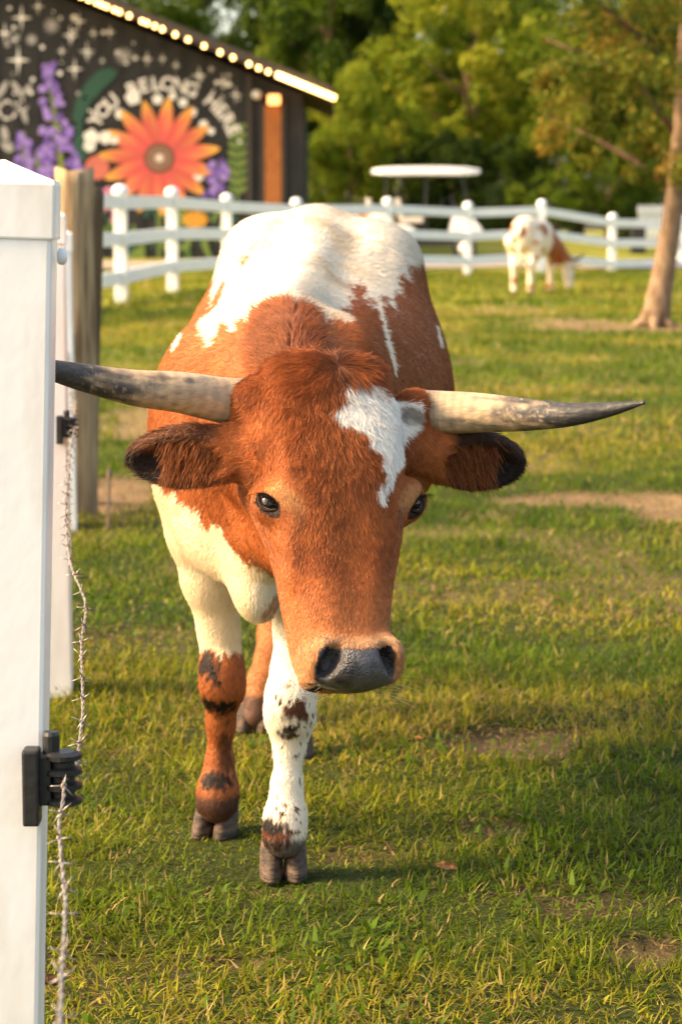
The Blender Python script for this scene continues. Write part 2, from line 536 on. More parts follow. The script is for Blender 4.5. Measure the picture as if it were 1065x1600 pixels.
# ------------------------------------------------------------------ weathered wooden posts and a metal stake
m_wood = mat('weathered_wood', (0.46, 0.32, 0.18), rough=0.85, spec=0.2, noise=(16, (0.19, 0.12, 0.065), 0.38, 0.66, 9, (3, 3, 0.28)), bump=(22, 0.9, (4, 4, 0.35)))
m_wood2 = mat('dark_weathered_wood', (0.18, 0.12, 0.065), rough=0.9, spec=0.15, noise=(16, (0.06, 0.045, 0.03), 0.38, 0.66, 9, (3, 3, 0.28)), bump=(22, 0.9, (4, 4, 0.35)))


def log_post(name, label, base, top, r0, r1, m_, seed, sq=0.0):
    rg = np.random.default_rng(seed)
    n, k = 26, 26; m = MB(); B0 = np.array(base); T0 = np.array(top)
    ph = rg.uniform(0, 6.28, 6)
    for i in range(n + 1):
        t = i / n; c = (T0 - B0) * t; r = r0 + (r1 - r0) * t
        for j in range(k):
            a = 2 * math.pi * j / k
            rr = r * (1 + 0.05 * math.sin(3 * a + ph[0]) + 0.03 * math.sin(7 * a + ph[1] + t * 2) + 0.02 * math.sin(13 * a + ph[2]) + 0.03 * math.sin(t * 9 + ph[3] + a))
            if j % 9 == 4: rr *= 0.90
            zt = c[2] + (0.012 * math.sin(2 * a + ph[4]) if i == n else 0)
            m.v.append((c[0] + rr * math.cos(a), c[1] + rr * math.sin(a), zt))
    for i in range(n):
        for j in range(k):
            m.f.append((i * k + j, i * k + (j + 1) % k, (i + 1) * k + (j + 1) % k, (i + 1) * k + j)); m.m.append(0)
    m.f.append(tuple(n * k + j for j in range(k))); m.m.append(0)
    o = m.build(name, m_, None, smooth=True)
    o.location = tuple(B0)
    tag(o, label, 'post')
    return o


log_post('wooden_post', 'weathered brown wooden fence post standing behind the white posts', at(125, 822, 9.25), at(115, 266, 9.25), 0.070, 0.074, m_wood, 3)
log_post('wooden_post', 'darker leaning wooden post tucked behind the weathered one', at(136, 800, 9.6), at(145, 297, 9.6), 0.040, 0.044, m_wood2, 4)
m_steel = mat('rusty_steel', (0.16, 0.13, 0.11), rough=0.6, metal=0.5, noise=(60, (0.22, 0.12, 0.06), 0.4, 0.7))
m_wire = mat('galvanised_wire', (0.34, 0.31, 0.28), rough=0.45, metal=0.6, noise=(120, (0.20, 0.13, 0.09), 0.45, 0.7))
sb, stp = at(169, 832, 8.85), at(171, 738, 8.85)
m = MB().tube([sb - sb, stp - sb], 0.006, 8)
m.tube([(stp - sb) + np.array([0, 0, -0.02]), (stp - sb) + np.array([0.0, 0, 0.012])], 0.010, 8)
o = m.build('metal_stake', m_steel); o.location = tuple(sb); tag(o, 'thin rusty metal stake in the grass right of the wooden post', 'stake')

# ------------------------------------------------------------------ insulators and barbed wire
m_black = mat('black_plastic', (0.012, 0.012, 0.013), rough=0.45, spec=0.5, bump=(80, 0.1))


def insulator(label, c, sc=1.0, yaw=0.0):
    """c: middle of the ribbed spool; the plate sits against the post on its left"""
    root = thing('insulator', label, 'insulator', tuple(c), (0, 0, yaw), 'black wire insulators')
    s = sc
    MB().box((-0.032 * s, -0.012 * s, -0.006 * s), (0.018 * s, 0.030 * s, 0.084 * s)).build('plate', m_black, root, bevel=0.003 * s)
    MB().box((-0.018 * s, 0, 0), (0.014 * s, 0.030 * s, 0.055 * s)).build('bracket', m_black, root, bevel=0.002 * s)
    prof_ = []
    for i in range(4):
        z = (-0.030 + i * 0.0165) * s
        prof_ += [(0.0135 * s, z), (0.0215 * s, z + 0.003 * s), (0.0215 * s, z + 0.008 * s), (0.0135 * s, z + 0.011 * s)]
    o = MB().lathe(prof_, 20).build('ribbed_spool', m_black, root, smooth=False)
    MB().lathe([(0.009 * s, 0.028 * s), (0.0095 * s, 0.048 * s), (0.008 * s, 0.052 * s)], 14, (-0.012 * s, 0, 0)).build('pin', m_black, root, smooth=False)
    return root


i1 = at(98, 1216, 2.895); i2 = at(111, 668, 5.60)
insulator('black ribbed insulator clamped low on the near white post', i1, 1.12)
insulator('small black insulator on the second white post, below the horn', i2, 0.78)
i3 = at(103, 531, 9.16)
insulator('black insulator high on the weathered wooden post', i3, 0.9)

wire = thing('barbed_wire', 'rusty barbed wire strand running along the left posts', 'wire', tuple(i1))
ctrl = [at(*q) for q in ((104, 545, 9.05), (109, 580, 7.9), (114, 620, 6.7), (117, 650, 5.75), (117, 668, 5.57), (111, 700, 5.33), (107, 745, 5.0), (103, 790, 4.7), (104, 830, 4.45), (112, 885, 4.15), (134, 943, 3.9), (128, 1000, 3.68), (129, 1060, 3.45), (130, 1110, 3.30), (126, 1150, 3.17), (121, 1190, 3.05), (118, 1208, 2.97), (112, 1214, 2.90), (101, 1220, 2.862), (100, 1245, 2.80), (93, 1292, 2.70), (97, 1345, 2.58), (103, 1410, 2.43), (100, 1480, 2.27), (96, 1560, 2.11), (95, 1640, 1.98), (94, 1760, 1.82))]
_, wp = catmull(np.arange(len(ctrl)), np.array(ctrl), 420)
wp = wp - i1
tt = np.linspace(0, 1, len(wp))
seg = np.linalg.norm(np.diff(wp, axis=0), axis=1); arc = np.concatenate([[0], np.cumsum(seg)])
for ph in (0.0, math.pi):
    ang = arc / 0.030 * 2 * math.pi * 0.5 + ph
    q = wp + 0.0012 * np.stack([np.cos(ang), 0 * ang, np.sin(ang)], 1)
    MB().tube(q, 0.0013, 6).build('strand', m_wire, wire, smooth=True)
pos = 0.12; rb = random.Random(8)
while pos < arc[-1] - 0.1:
    i = int(np.searchsorted(arc, pos)); c = wp[i]; t = unit(wp[min(i + 1, len(wp) - 1)] - wp[i - 1])
    a = unit(np.cross(t, [rb.uniform(-1, 1), rb.uniform(-1, 1), rb.uniform(-1, 1)])); b = np.cross(t, a)
    m = MB()
    m.tube([c + 0.0028 * (a * math.cos(k) + b * math.sin(k)) + t * (k * 0.0006 - 0.003) for k in np.linspace(0, 11, 26)], 0.0010, 5)
    for s in (-1, 1):
        d1 = unit(a * s + b * rb.uniform(-0.6, 0.6) + t * rb.uniform(-0.3, 0.3)); d2 = unit(-a * s * 0.2 + b * s + t * rb.uniform(-0.4, 0.4))
        m.tube([c, c + d1 * 0.008, c + d1 * 0.0165], [0.0011, 0.0011, 0.0004], 5)
        m.tube([c + t * 0.003, c + t * 0.003 + d2 * 0.008, c + t * 0.003 + d2 * 0.015], [0.0011, 0.0011, 0.0004], 5)
    m.build('barb', m_wire, wire, smooth=True)
    pos += rb.uniform(0.085, 0.125)
# ------------------------------------------------------------------ trees
m_bark = mat('bark', (0.17, 0.105, 0.062), rough=0.95, spec=0.1, noise=(9, (0.085, 0.05, 0.032), 0.4, 0.62, 8, (2, 2, 0.5)), bump=(14, 0.8, (2, 2, 0.4)))
m_bark_l = mat('pale_bark', (0.27, 0.18, 0.115), rough=0.95, spec=0.1, noise=(11, (0.15, 0.095, 0.06), 0.42, 0.62, 8, (1.5, 1.5, 0.6)), bump=(22, 0.8, (2, 2, 0.4)))
m_leaf = mat('leaf', attr='col', rough=0.6, spec=0.1, trans=0.40)


def leaf_cloud(blobs, per, size, pal, seed, droop=0.0, shell=0.55):
    """leaf-sized quads spread through clumps; blobs rows: x y z r"""
    rg = np.random.default_rng(seed)
    blobs = np.asarray(blobs, float)
    n = len(blobs) * per
    bi = np.repeat(np.arange(len(blobs)), per)
    d = rg.normal(0, 1, (n, 3)); d /= np.linalg.norm(d, axis=1, keepdims=True)
    r = blobs[bi, 3] * (shell + (1.12 - shell) * rg.random(n)) ** 0.7
    c = blobs[bi, :3] + d * r[:, None] * np.array([1, 1, 0.8])
    c += (np.stack([vnoise(c, 1.3 / max(0.3, float(blobs[:, 3].mean())), seed + i) for i in range(3)], 1) - 0.5) * blobs[bi, 3:4] * 0.9
    nr = d * 0.6 + rg.normal(0, 0.6, (n, 3)); nr[:, 2] += 0.3
    nr /= np.linalg.norm(nr, axis=1, keepdims=True)
    a = np.cross(nr, rg.normal(0, 1, (n, 3))); a /= np.linalg.norm(a, axis=1, keepdims=True)
    b = np.cross(nr, a)
    s = size * rg.uniform(0.55, 1.25, n)[:, None]
    V_ = np.stack([c - a * s, c - b * s * 0.45 + nr * s * 0.12, c + a * s, c + b * s * 0.45 + nr * s * 0.12], 1)
    F_ = np.arange(n * 4).reshape(n, 4)
    pal = np.asarray(pal)
    tone = rg.integers(0, len(pal), len(blobs))
    col = pal[np.where(rg.random(n) < 0.6, tone[bi], rg.integers(0, len(pal), n))] * rg.uniform(0.7, 1.25, n)[:, None]
    return V_.reshape(-1, 3), F_, np.repeat(col, 4, 0)


PAL_G = [(0.062, 0.112, 0.009), (0.10, 0.160, 0.011), (0.165, 0.215, 0.016), (0.036, 0.068, 0.007)]
PAL_Y = [(0.165, 0.215, 0.016), (0.23, 0.26, 0.020), (0.10, 0.155, 0.011), (0.30, 0.29, 0.028)]
PAL_D = [(0.030, 0.055, 0.008), (0.050, 0.082, 0.009), (0.022, 0.042, 0.007)]
CROWN = {}


def crown_mesh(key, pal, seed, kind):
    rg = np.random.default_rng(seed)
    bl = []
    nb = {'tall': 70, 'round': 60, 'bush': 34}[kind]
    while len(bl) < nb:
        p = rg.uniform(-1, 1, 3)
        q = np.linalg.norm(p)
        if q > 1 or q < 0.35: continue
        z = p[2]
        wd = 1.0 if kind != 'tall' else (1.0 - 0.35 * max(0, z))
        bl.append((p[0] * wd, p[1] * wd, p[2], rg.uniform(0.13, 0.27)))
    v, f, c = leaf_cloud(bl, 330 if kind != 'bush' else 300, 0.036, pal, seed)
    me_o = np_mesh('crown', v, f, m_leaf, None, smooth=False, cols=c)
    me = me_o.data
    bpy.data.objects.remove(me_o)
    CROWN[key] = me


crown_mesh('g', PAL_G, 101, 'round'); crown_mesh('y', PAL_Y, 102, 'round'); crown_mesh('d', PAL_D, 103, 'tall'); crown_mesh('b', PAL_G[:3] + PAL_Y[:1], 104, 'bush'); crown_mesh('t', PAL_G + PAL_D[:2], 105, 'tall')


def tree(label, px, d, key, w, h, base, trunk_r=0.16, group='trees of the wood behind the fence', rot=0.0, name='tree'):
    """w: crown half width, base: height where the crown starts, h: total height"""
    x = (px - 532.5) / F_PX * d * 1.002
    g = float(ground_z(x, d))
    root = thing(name, label, 'tree' if name == 'tree' else 'bush', (x, d, g), (0, 0, rot), group)
    rg = np.random.default_rng(int(px * 7 + d * 13) % 9999)
    m = MB(); top = h * 0.82
    path = [(rg.normal(0, 0.02) * k * trunk_r * 6, rg.normal(0, 0.02) * k * trunk_r * 6, -0.1 + (top + 0.1) * k / 7) for k in range(8)]
    m.tube(path, [trunk_r * (1.35 - 0.35 * min(1, k)) * (1 - 0.11 * k) for k in range(8)], 9)
    for k in range(6):
        a = rg.uniform(0, 6.28); z0 = base + (top - base) * rg.uniform(0.0, 0.6); L = w * rg.uniform(0.5, 0.8)
        i = min(6, int(z0 / top * 7)); p0 = Vector(path[i]); p0.z = z0
        m.tube([p0, p0 + Vector((math.cos(a) * L * 0.5, math.sin(a) * L * 0.5, L * 0.35)), p0 + Vector((math.cos(a) * L, math.sin(a) * L, L * 0.8))], [trunk_r * 0.5, trunk_r * 0.3, trunk_r * 0.1], 6)
    m.build('trunk', m_bark, root, smooth=True)
    o = bpy.data.objects.new('crown', CROWN[key]); link(o, root)
    o.location = (0, 0, (h + base) / 2); o.scale = (w, w, (h - base) / 2); o.rotation_euler = (0, 0, rg.uniform(0, 6.28))
    return root


for a in (('tall dark tree behind the left part of the barn roof', 250, 72, 't', 3.2, 7.6, 2.2),
          ('tall dark-green tree just right of the barn roof end', 415, 76, 'd', 2.6, 9.6, 2.4),
          ('dark green tree between barn and golf cart, reaching the frame top', 520, 70, 't', 2.5, 9.5, 2.0),
          ('full green tree rising behind the golf cart roof', 640, 72, 'd', 2.5, 9.2, 1.8),
          ('bright yellow-green rounded tree above the right end of the golf cart roof', 735, 66, 'y', 2.7, 7.6, 1.2),
          ('mid green tree above the grazing cow', 850, 70, 'g', 2.5, 7.2, 1.4),
          ('dark tree close to the right frame edge, behind the near trunk', 985, 71, 't', 2.6, 7.4, 1.6),
          ('outermost dark tree at the right edge of the wood', 1100, 69, 'd', 2.6, 8.6, 1.6),
          ('leftmost tree, hidden mostly by the barn', 60, 78, 'g', 3.0, 9.0, 2.0)):
    tree(*a)
for a in (('tall tree in the second row behind the barn end', 455, 90, 'd', 3.4, 11.2, 2.0),
          ('tall tree in the second row left of the sky gap', 600, 92, 'g', 3.2, 10.6, 2.0),
          ('tall tree in the second row above the bright rounded one', 745, 92, 'd', 3.4, 10.4, 2.0),
          ('tall tree in the second row below the right sky gap', 900, 92, 't', 3.4, 8.5, 2.0),
          ('tall tree in the second row at the right edge', 1050, 92, 'd', 3.4, 9.9, 2.0)):
    tree(*a, trunk_r=0.2)
for a in (('dark shrub at the foot of the barn corner', 490, 62, 'b', 1.2, 2.6, -0.1),
          ('light green shrub right of the barn corner', 545, 63, 'y', 1.3, 4.4, -0.1),
          ('green shrub behind the golf cart', 625, 64, 'b', 1.4, 3.3, -0.1),
          ('dark shrub beyond the front of the golf cart', 705, 63, 'd', 1.3, 2.9, -0.1),
          ('dark shrub left of the grazing cow, behind the fence', 785, 62.5, 'd', 1.3, 2.7, -0.1),
          ('leafy shrub straight behind the grazing cow', 865, 62, 'b', 1.3, 2.9, -0.1),
          ('green shrub between grazing cow and leaning trunk', 945, 63.5, 'g', 1.3, 2.7, -0.1),
          ('green shrub behind the leaning trunk', 1030, 65.5, 'b', 1.4, 3.2, -0.1)):
    tree(*a, trunk_r=0.05, name='bush', group='bushes along the edge of the wood')

# the near tree on the right
tb = on_ground(1022, 508)
near_tree = thing('tree', 'leaning pale-barked tree with golden-green leaves at the right edge', 'tree', (tb[0], tb[1], float(ground_z(tb[0], tb[1])) - 0.03))
dT = tb[1]
tp = [tb, at(1026, 480, dT), at(1035, 430, dT), at(1045, 370, dT), at(1055, 300, dT), at(1062, 220, dT), at(1068, 120, dT), at(1074, 0, dT), at(1080, -150, dT), at(1084, -330, dT)]
m = MB(); tl = [p - np.array(near_tree.location) for p in tp]
m.tube(tl, [0.145, 0.115, 0.100, 0.090, 0.082, 0.076, 0.068, 0.058, 0.042, 0.02], 16)
for a, L in ((0.4, 0.2), (2.4, 0.24), (3.4, 0.22), (4.6, 0.2), (5.6, 0.2)):
    m.tube([(0, 0, 0.16), (math.cos(a) * 0.12, math.sin(a) * 0.12, 0.05), (math.cos(a) * (0.15 + L * 0.5), math.sin(a) * (0.15 + L * 0.5), -0.02)], [0.07, 0.05, 0.02], 8)
trunk = m.build('trunk', m_bark_l, near_tree, smooth=True)
lim, bl = [], []
rg = np.random.default_rng(77)
for src, pts in ((4, [(985, 248), (925, 215), (870, 190), (845, 172)]), (5, [(990, 120), (900, 80), (850, 60)]), (6, [(1000, 60), (930, 0), (880, -40)]), (7, [(980, -70), (900, -120)]), (6, [(1130, 60), (1190, 20)]), (5, [(1120, 160), (1180, 140)]), (8, [(1020, -260), (960, -300)]), (8, [(1150, -240), (1200, -300)]), (4, [(1100, 250), (1150, 235)])):
    dd = rg.uniform(-0.5, 0.5)
    pl = [tl[src]] + [at(px, py, dT + dd * (i + 1) / len(pts)) - np.array(near_tree.location) for i, (px, py) in enumerate(pts)]
    MB().tube(pl, list(np.linspace(0.034, 0.008, len(pl))), 7).build('limb', m_bark, near_tree, smooth=True)
    lim.append(pl)
def nb(px, py, r, dy=0.0):
    p = at(px, py, dT + dy) - np.array(near_tree.location); bl.append((*p, r))
for px, py, r in ((1000, 170, 0.34), (940, 190, 0.30), (880, 160, 0.30), (850, 205, 0.18), (905, 110, 0.34), (980, 80, 0.36), (1040, 110, 0.38), (1050, 200, 0.34), (1000, 225, 0.24), (950, 40, 0.3), (1010, 10, 0.34), (900, 20, 0.22), (1060, 40, 0.3), (960, 130, 0.3), (860, 120, 0.2), (1090, 150, 0.4), (1110, 60, 0.4), (1150, 120, 0.4), (1040, -60, 0.45), (960, -70, 0.4), (890, -60, 0.3), (1000, -150, 0.5), (1090, -120, 0.5), (1080, -260, 0.5), (1000, -250, 0.45), (1150, -50, 0.45), (1060, -350, 0.45), (1180, -180, 0.4), (985, 268, 0.13), (1070, 262, 0.26), (925, 232, 0.16)):
    for k in range(2):
        nb(px + rg.normal(0, 12), py + rg.normal(0, 10), r * rg.uniform(0.55, 0.95), rg.uniform(-0.7, 0.7))
PAL_N = [(0.15, 0.165, 0.020), (0.20, 0.18, 0.022), (0.11, 0.14, 0.016), (0.30, 0.19, 0.032), (0.09, 0.12, 0.014)]
v, f, c = leaf_cloud(bl, 210, 0.036, PAL_N, 7, shell=0.3)
np_mesh('crown', v, f, m_leaf, near_tree, smooth=False, cols=c)

# ------------------------------------------------------------------ barn with the painted gable
BD = 50.0
bz0 = float(ground_z(-3.0, BD)) - 0.25
barn = thing('barn', 'black barn with a painted flower mural on its gable wall', 'barn', (-1.0, BD, bz0))
BO = np.array([-1.0, BD, bz0])
m_blk = mat('black_siding', (0.020, 0.019, 0.018), rough=0.7, spec=0.25, noise=(3, (0.030, 0.027, 0.024), 0.4, 0.7))
m_trim = mat('dark_trim', (0.045, 0.036, 0.028), rough=0.6, spec=0.3)
m_roof = mat('roof_metal', (0.12, 0.10, 0.08), rough=0.5, metal=0.4, noise=(6, (0.08, 0.065, 0.05), 0.4, 0.6))
m_sof = mat('soffit_wood', (0.30, 0.19, 0.10), rough=0.7, noise=(8, (0.20, 0.12, 0.06), 0.4, 0.6, 6, (1, 6, 1)))
m_door = mat('orange_timber', (0.36, 0.115, 0.018), rough=0.6, noise=(10, (0.22, 0.06, 0.012), 0.4, 0.65, 8, (3, 3, 0.4)))
W = lambda px, py, dy=0.0: at(px, py, BD - dy)
roofL, roofR = W(-560, -282, 0), W(520, 153, 0)          # rake line: apex (out of view) and eave
slope = (roofR[2] - roofL[2]) / (roofR[0] - roofL[0])
xr = W(472, 300)[0]; xl = 2 * roofL[0] - xr
ztop = lambda x: roofL[2] + slope * abs(x - roofL[0]) - 0.18
m = MB(); depth = 9.0
pts = []
for y in (0, depth):
    pts += [(xl, BD + y, bz0), (xr, BD + y, bz0), (xr, BD + y, ztop(xr)), (roofL[0], BD + y, ztop(roofL[0])), (xl, BD + y, ztop(xl))]
pts = [np.array(p) - BO for p in pts]
m.poly(pts, [(0, 1, 2, 3, 4), (9, 8, 7, 6, 5), (0, 5, 6, 1), (1, 6, 7, 2), (4, 3, 8, 9), (0, 4, 9, 5), (2, 7, 8, 3)])
wall = m.build('wall', m_blk, barn)
# vertical battens, each a board of its own
x = xr - 0.35
while x > -7.6:
    zt = ztop(x) - 0.02
    MB().box((x - BO[0], -0.012, (zt - bz0) / 2), (0.045, 0.024, zt - bz0)).build('batten', m_blk, wall)
    x -= 0.42
# roof slabs with a deep rake overhang
for sgn in (1, -1):
    ex = roofR[0] if sgn > 0 else 2 * roofL[0] - roofR[0]
    a = np.array([roofL[0], 0, roofL[2]]); b = np.array([ex, 0, roofR[2]])
    t = 0.10; m = MB(); p = []
    for q in (a, b):
        for y in (BD - 0.75, BD + depth + 0.5):
            for dz in (0.06, 0.06 + t): p.append(np.array([q[0], y, q[2] + dz]) - BO)
    m.poly(p, [(0, 1, 3, 2), (4, 6, 7, 5), (0, 4, 5, 1), (2, 3, 7, 6), (1, 5, 7, 3), (0, 2, 6, 4)])
    rf = m.build('roof', m_roof, barn)
    m = MB(); p = []
    for q in (a, b):
        for y in (BD - 0.70, BD + depth + 0.45):
            for dz in (-0.0, 0.057): p.append(np.array([q[0] - sgn * 0.02 * (q is b), y, q[2] + dz]) - BO)
    m.poly(p, [(0, 1, 3, 2), (4, 6, 7, 5), (0, 4, 5, 1), (2, 3, 7, 6), (1, 5, 7, 3), (0, 2, 6, 4)])
    m.build('soffit', m_sof, rf)
    m = MB(); p = []
    for q in (a, b):
        for y in (BD - 0.80, BD - 0.753):
            for dz in (-0.06, 0.18): p.append(np.array([q[0], y, q[2] + dz]) - BO)
    m.poly(p, [(0, 1, 3, 2), (4, 6, 7, 5), (0, 4, 5, 1), (2, 3, 7, 6), (1, 5, 7, 3), (0, 2, 6, 4)])
    m.build('rake_board', m_trim, rf)
# timber door post under a wall lamp
a, b = W(413, 166, 0.06), W(440, 420, 0.06)
MB().box(((a[0] + b[0]) / 2 - BO[0], -0.05, (a[2] + bz0) / 2 - BO[2] + 0.0), (b[0] - a[0], 0.10, a[2] - bz0)).build('timber_door', m_door, barn, bevel=0.01)
for px in (410, 443):
    q = W(px, 200)
    MB().box((q[0] - BO[0], -0.04, (a[2] - bz0) / 2), (0.06, 0.13, a[2] - bz0 + 0.1)).build('door_jamb', m_trim, barn, bevel=0.005)
q = W(389, 200)
MB().box((q[0] - BO[0], -0.03, (ztop(q[0]) - bz0) / 2), (0.10, 0.09, ztop(q[0]) - bz0 - 0.04)).build('corner_board', m_trim, barn)
m_lampo = mat('lamp_glass', (1, 0.6, 0.3), rough=0.4, emit=((1.0, 0.34, 0.10), 1.1))
m_metal = mat('lamp_metal', (0.05, 0.045, 0.04), rough=0.5, metal=0.5)
q = W(428, 156, 0.2)
lampo = thing('wall_lamp', 'glowing orange wall lamp above the timber barn door', 'lamp', tuple(q))
MB().box((0, 0, 0), (0.25, 0.14, 0.20)).build('lamp_glass', m_lampo, lampo, bevel=0.03)
MB().box((0, 0, 0.125), (0.30, 0.20, 0.04)).build('lamp_cap', m_metal, lampo, bevel=0.01)
MB().box((0, 0.125, 0.02), (0.08, 0.13, 0.08)).build('bracket', m_metal, lampo)
q = W(401, 148, 0.12)
spot = thing('spot_lamp', 'small pale round lamp left of the orange wall lamp', 'lamp', tuple(q))
MB().lathe([(0.04, -0.09), (0.09, -0.05), (0.10, 0.03), (0.05, 0.09)], 14).build('shade', mat('pale_lamp', (0.6, 0.58, 0.52), rough=0.4), spot, smooth=True)
MB().box((0, 0.07, 0.03), (0.05, 0.11, 0.05)).build('bracket', m_metal, spot)

# ---- mural: flat paint on the boards
PD = 0.03


def paint(name, color, parent=barn, rough=0.6, key={}):
    k = tuple(color)
    if k not in key: key[k] = mat('paint', color, rough=rough, noise=(9, tuple(c * 0.8 for c in color), 0.45, 0.75))
    return key[k]


layer = [0.0]


def flat(name, polys, color, parent, lift=0.0, cols=None):
    """outlines in photograph pixels, laid on the wall plane"""
    m = MB()
    for P in polys:
        pts = [W(x, y, PD + lift) - BO for x, y in P]
        m.poly(pts, [tuple(range(len(pts)))])
    return m.build(name, paint(name, color), parent)


def star(x, y, r, k=0.16, ry=None, n=4):
    ry = ry or r * 1.35
    out = []
    for i in range(2 * n):
        a = math.pi / 2 + math.pi * i / n
        q = 1.0 if i % 2 == 0 else k
        out.append((x + math.cos(a) * r * q, y - math.sin(a) * ry * q))
    return out


def disc(x, y, r, n=14, ry=None, rot=0.0):
    ry = ry or r
    return [(x + r * math.cos(2 * math.pi * i / n) * math.cos(rot) - ry * math.sin(2 * math.pi * i / n) * math.sin(rot), y - r * math.cos(2 * math.pi * i / n) * math.sin(rot) - ry * math.sin(2 * math.pi * i / n) * math.cos(rot)) for i in range(n)]


WHT = (0.72, 0.68, 0.60); GRY = (0.32, 0.30, 0.27)
MUR = link(bpy.data.objects.new('mural', None), barn)
m_pet = mat('petal_paint', attr='col', rough=0.6)
cx, cy = 249, 247
for i in range(15):
    a = math.radians(81 + i * 24); L = 97 if i % 2 == 0 else 94
    if 180 < (math.degrees(a) % 360) < 360: L = 92
    n = 12; pts, cols_ = [], []
    for sd in (1, -1):
        for j in range(n + 1):
            t = j / n if sd > 0 else 1 - j / n
            if sd < 0 and j in (0, n): continue
            r = 8 + (L - 8) * t; wd = 11.8 * (math.sin(math.pi * min(1, t * 0.92 + 0.08) ** 1.15)) ** 0.75 * sd
            ca, sa = math.cos(a), math.sin(a)
            pts.append((cx + ca * r - sa * wd, cy - (sa * r + ca * wd))); cols_.append(t)
    q = [W(x, y, PD + 0.004 + 0.0015 * (i % 3)) - BO for x, y in pts]
    o = MB().poly(q, [tuple(range(len(q)))]).build('petal', m_pet, MUR)
    ca_ = o.data.color_attributes.new('col', 'FLOAT_COLOR', 'POINT')
    for k, t in enumerate(cols_):
        f_ = float(sm(0.58, 0.92, t)); c0 = np.array([0.58, 0.075, 0.066]); c1 = np.array([0.78, 0.37, 0.06])
        ca_.data[k].color = (*((c0 + (c1 - c0) * f_) * (1.0, 0.82, 0.92)[i % 3]), 1)
for r, c, l in ((24, (0.13, 0.055, 0.03), 0.010), (18, (0.26, 0.14, 0.08), 0.012), (12, (0.10, 0.045, 0.03), 0.014), (7.5, (0.60, 0.46, 0.36), 0.016)):
    flat('flower_centre', [disc(cx, cy, r, 22)], c, MUR, l)
# lettering on an arch
txt = 'YOU BELONG HERE'
angs = np.linspace(149, 22, len(txt))
m_let = mat('letter_paint', (0.66, 0.61, 0.54), rough=0.6)
for ch, an in zip(txt, angs):
    if ch == ' ': continue
    fc = bpy.data.curves.new('letter', 'FONT'); fc.body = ch; fc.align_x = 'CENTER'; fc.align_y = 'CENTER'; fc.size = 0.39; fc.offset = 0.011; fc.resolution_u = 3
    fo = bpy.data.objects.new('letter', fc); COL.objects.link(fo)
    dg = bpy.context.evaluated_depsgraph_get(); me = bpy.data.meshes.new_from_object(fo.evaluated_get(dg))
    COL.objects.unlink(fo); bpy.data.objects.remove(fo)
    me.materials.clear(); me.materials.append(m_let)
    o = bpy.data.objects.new('letter', me); link(o, MUR)
    a = math.radians(an); R_ = 119
    q = W(cx + 4 + math.cos(a) * R_ * 1.0, cy - math.sin(a) * R_ * 0.97, PD + 0.006) - BO
    o.location = tuple(q); o.rotation_euler = (math.pi / 2, -(a - math.pi / 2), 0)
# sparkles, dots and snowflake doodles
rs = random.Random(4)
for x, y, r in ((34, 28, 17), (29, 94, 19), (110, 55, 13), (136, 80, 13), (137, 85, 9), (123, 33, 12), (8, 52, 14), (117, 108, 14), (97, 80, 8), (112, 58, 9), (230, 92, 10), (311, 118, 12), (348, 128, 12), (368, 148, 11), (254, 92, 8), (275, 102, 8), (172, 50, 9), (24, 62, 8), (146, 52, 8), (160, 95, 6), (330, 108, 6), (357, 118, 6), (60, 10, 10)):
    flat('sparkle', [star(x, y, r)], WHT, MUR, 0.002)
for i in range(70):
    x, y = rs.uniform(5, 385), rs.uniform(5, 230)
    if y < 10 + (x - 140) * 0.42 + 22 or math.hypot(x - cx, y - cy) < 95: continue
    flat('dot', [disc(x, y, rs.uniform(1.5, 4), 9)], WHT if rs.random() < 0.6 else GRY, MUR, 0.001)
for x, y, r in ((81, 40, 13), (194, 88, 14), (50, 62, 9)):
    for k in range(6):
        a = math.pi * k / 6
        dx, dy = math.cos(a), math.sin(a)
        flat('flake_ray', [[(x - dx * r - dy, y - dy * r + dx), (x - dx * r + dy, y - dy * r - dx), (x + dx * r + dy, y + dy * r - dx), (x + dx * r - dy, y + dy * r + dx)]], GRY, MUR, 0.001 + 0.0006 * k)
for x, y, r in ((208, 152, 13), (188, 178, 9), (143, 214, 13), (140, 228, 10), (165, 215, 11), (178, 218, 8), (286, 160, 8), (270, 150, 7), (300, 175, 8), (318, 195, 8), (246, 155, 9), (310, 275, 9), (330, 205, 6)):
    for k in range(5):
        a = 2 * math.pi * k / 5 + x
        flat('blossom', [disc(x + r * 0.5 * math.cos(a), y + r * 0.5 * math.sin(a), r * 0.48, 9)], WHT, MUR, 0.003 + 0.0004 * k)
for x, y, r in ((12, 172, 16), (36, 165, 9)):
    for k in range(10):
        a0, a1 = k * 0.5, k * 0.5 + 0.42
        flat('scroll', [[(x + r * math.cos(a0), y + r * math.sin(a0)), (x + r * math.cos(a1), y + r * math.sin(a1)), (x + r * 0.7 * math.cos(a1), y + r * 0.7 * math.sin(a1)), (x + r * 0.7 * math.cos(a0), y + r * 0.7 * math.sin(a0))]], WHT if k % 2 else GRY, MUR, 0.001)
for x, y, w_, h_, r in ((28, 140, 5, 17, 0.6), (4, 140, 5, 16, -0.5), (42, 140, 4, 12, -0.7), (8, 210, 6, 14, 0.2), (12, 228, 8, 12, 0.8), (38, 180, 4, 14, 0.3)):
    flat('scroll', [disc(x, y, w_, 12, h_, r)], GRY, MUR, 0.0008)
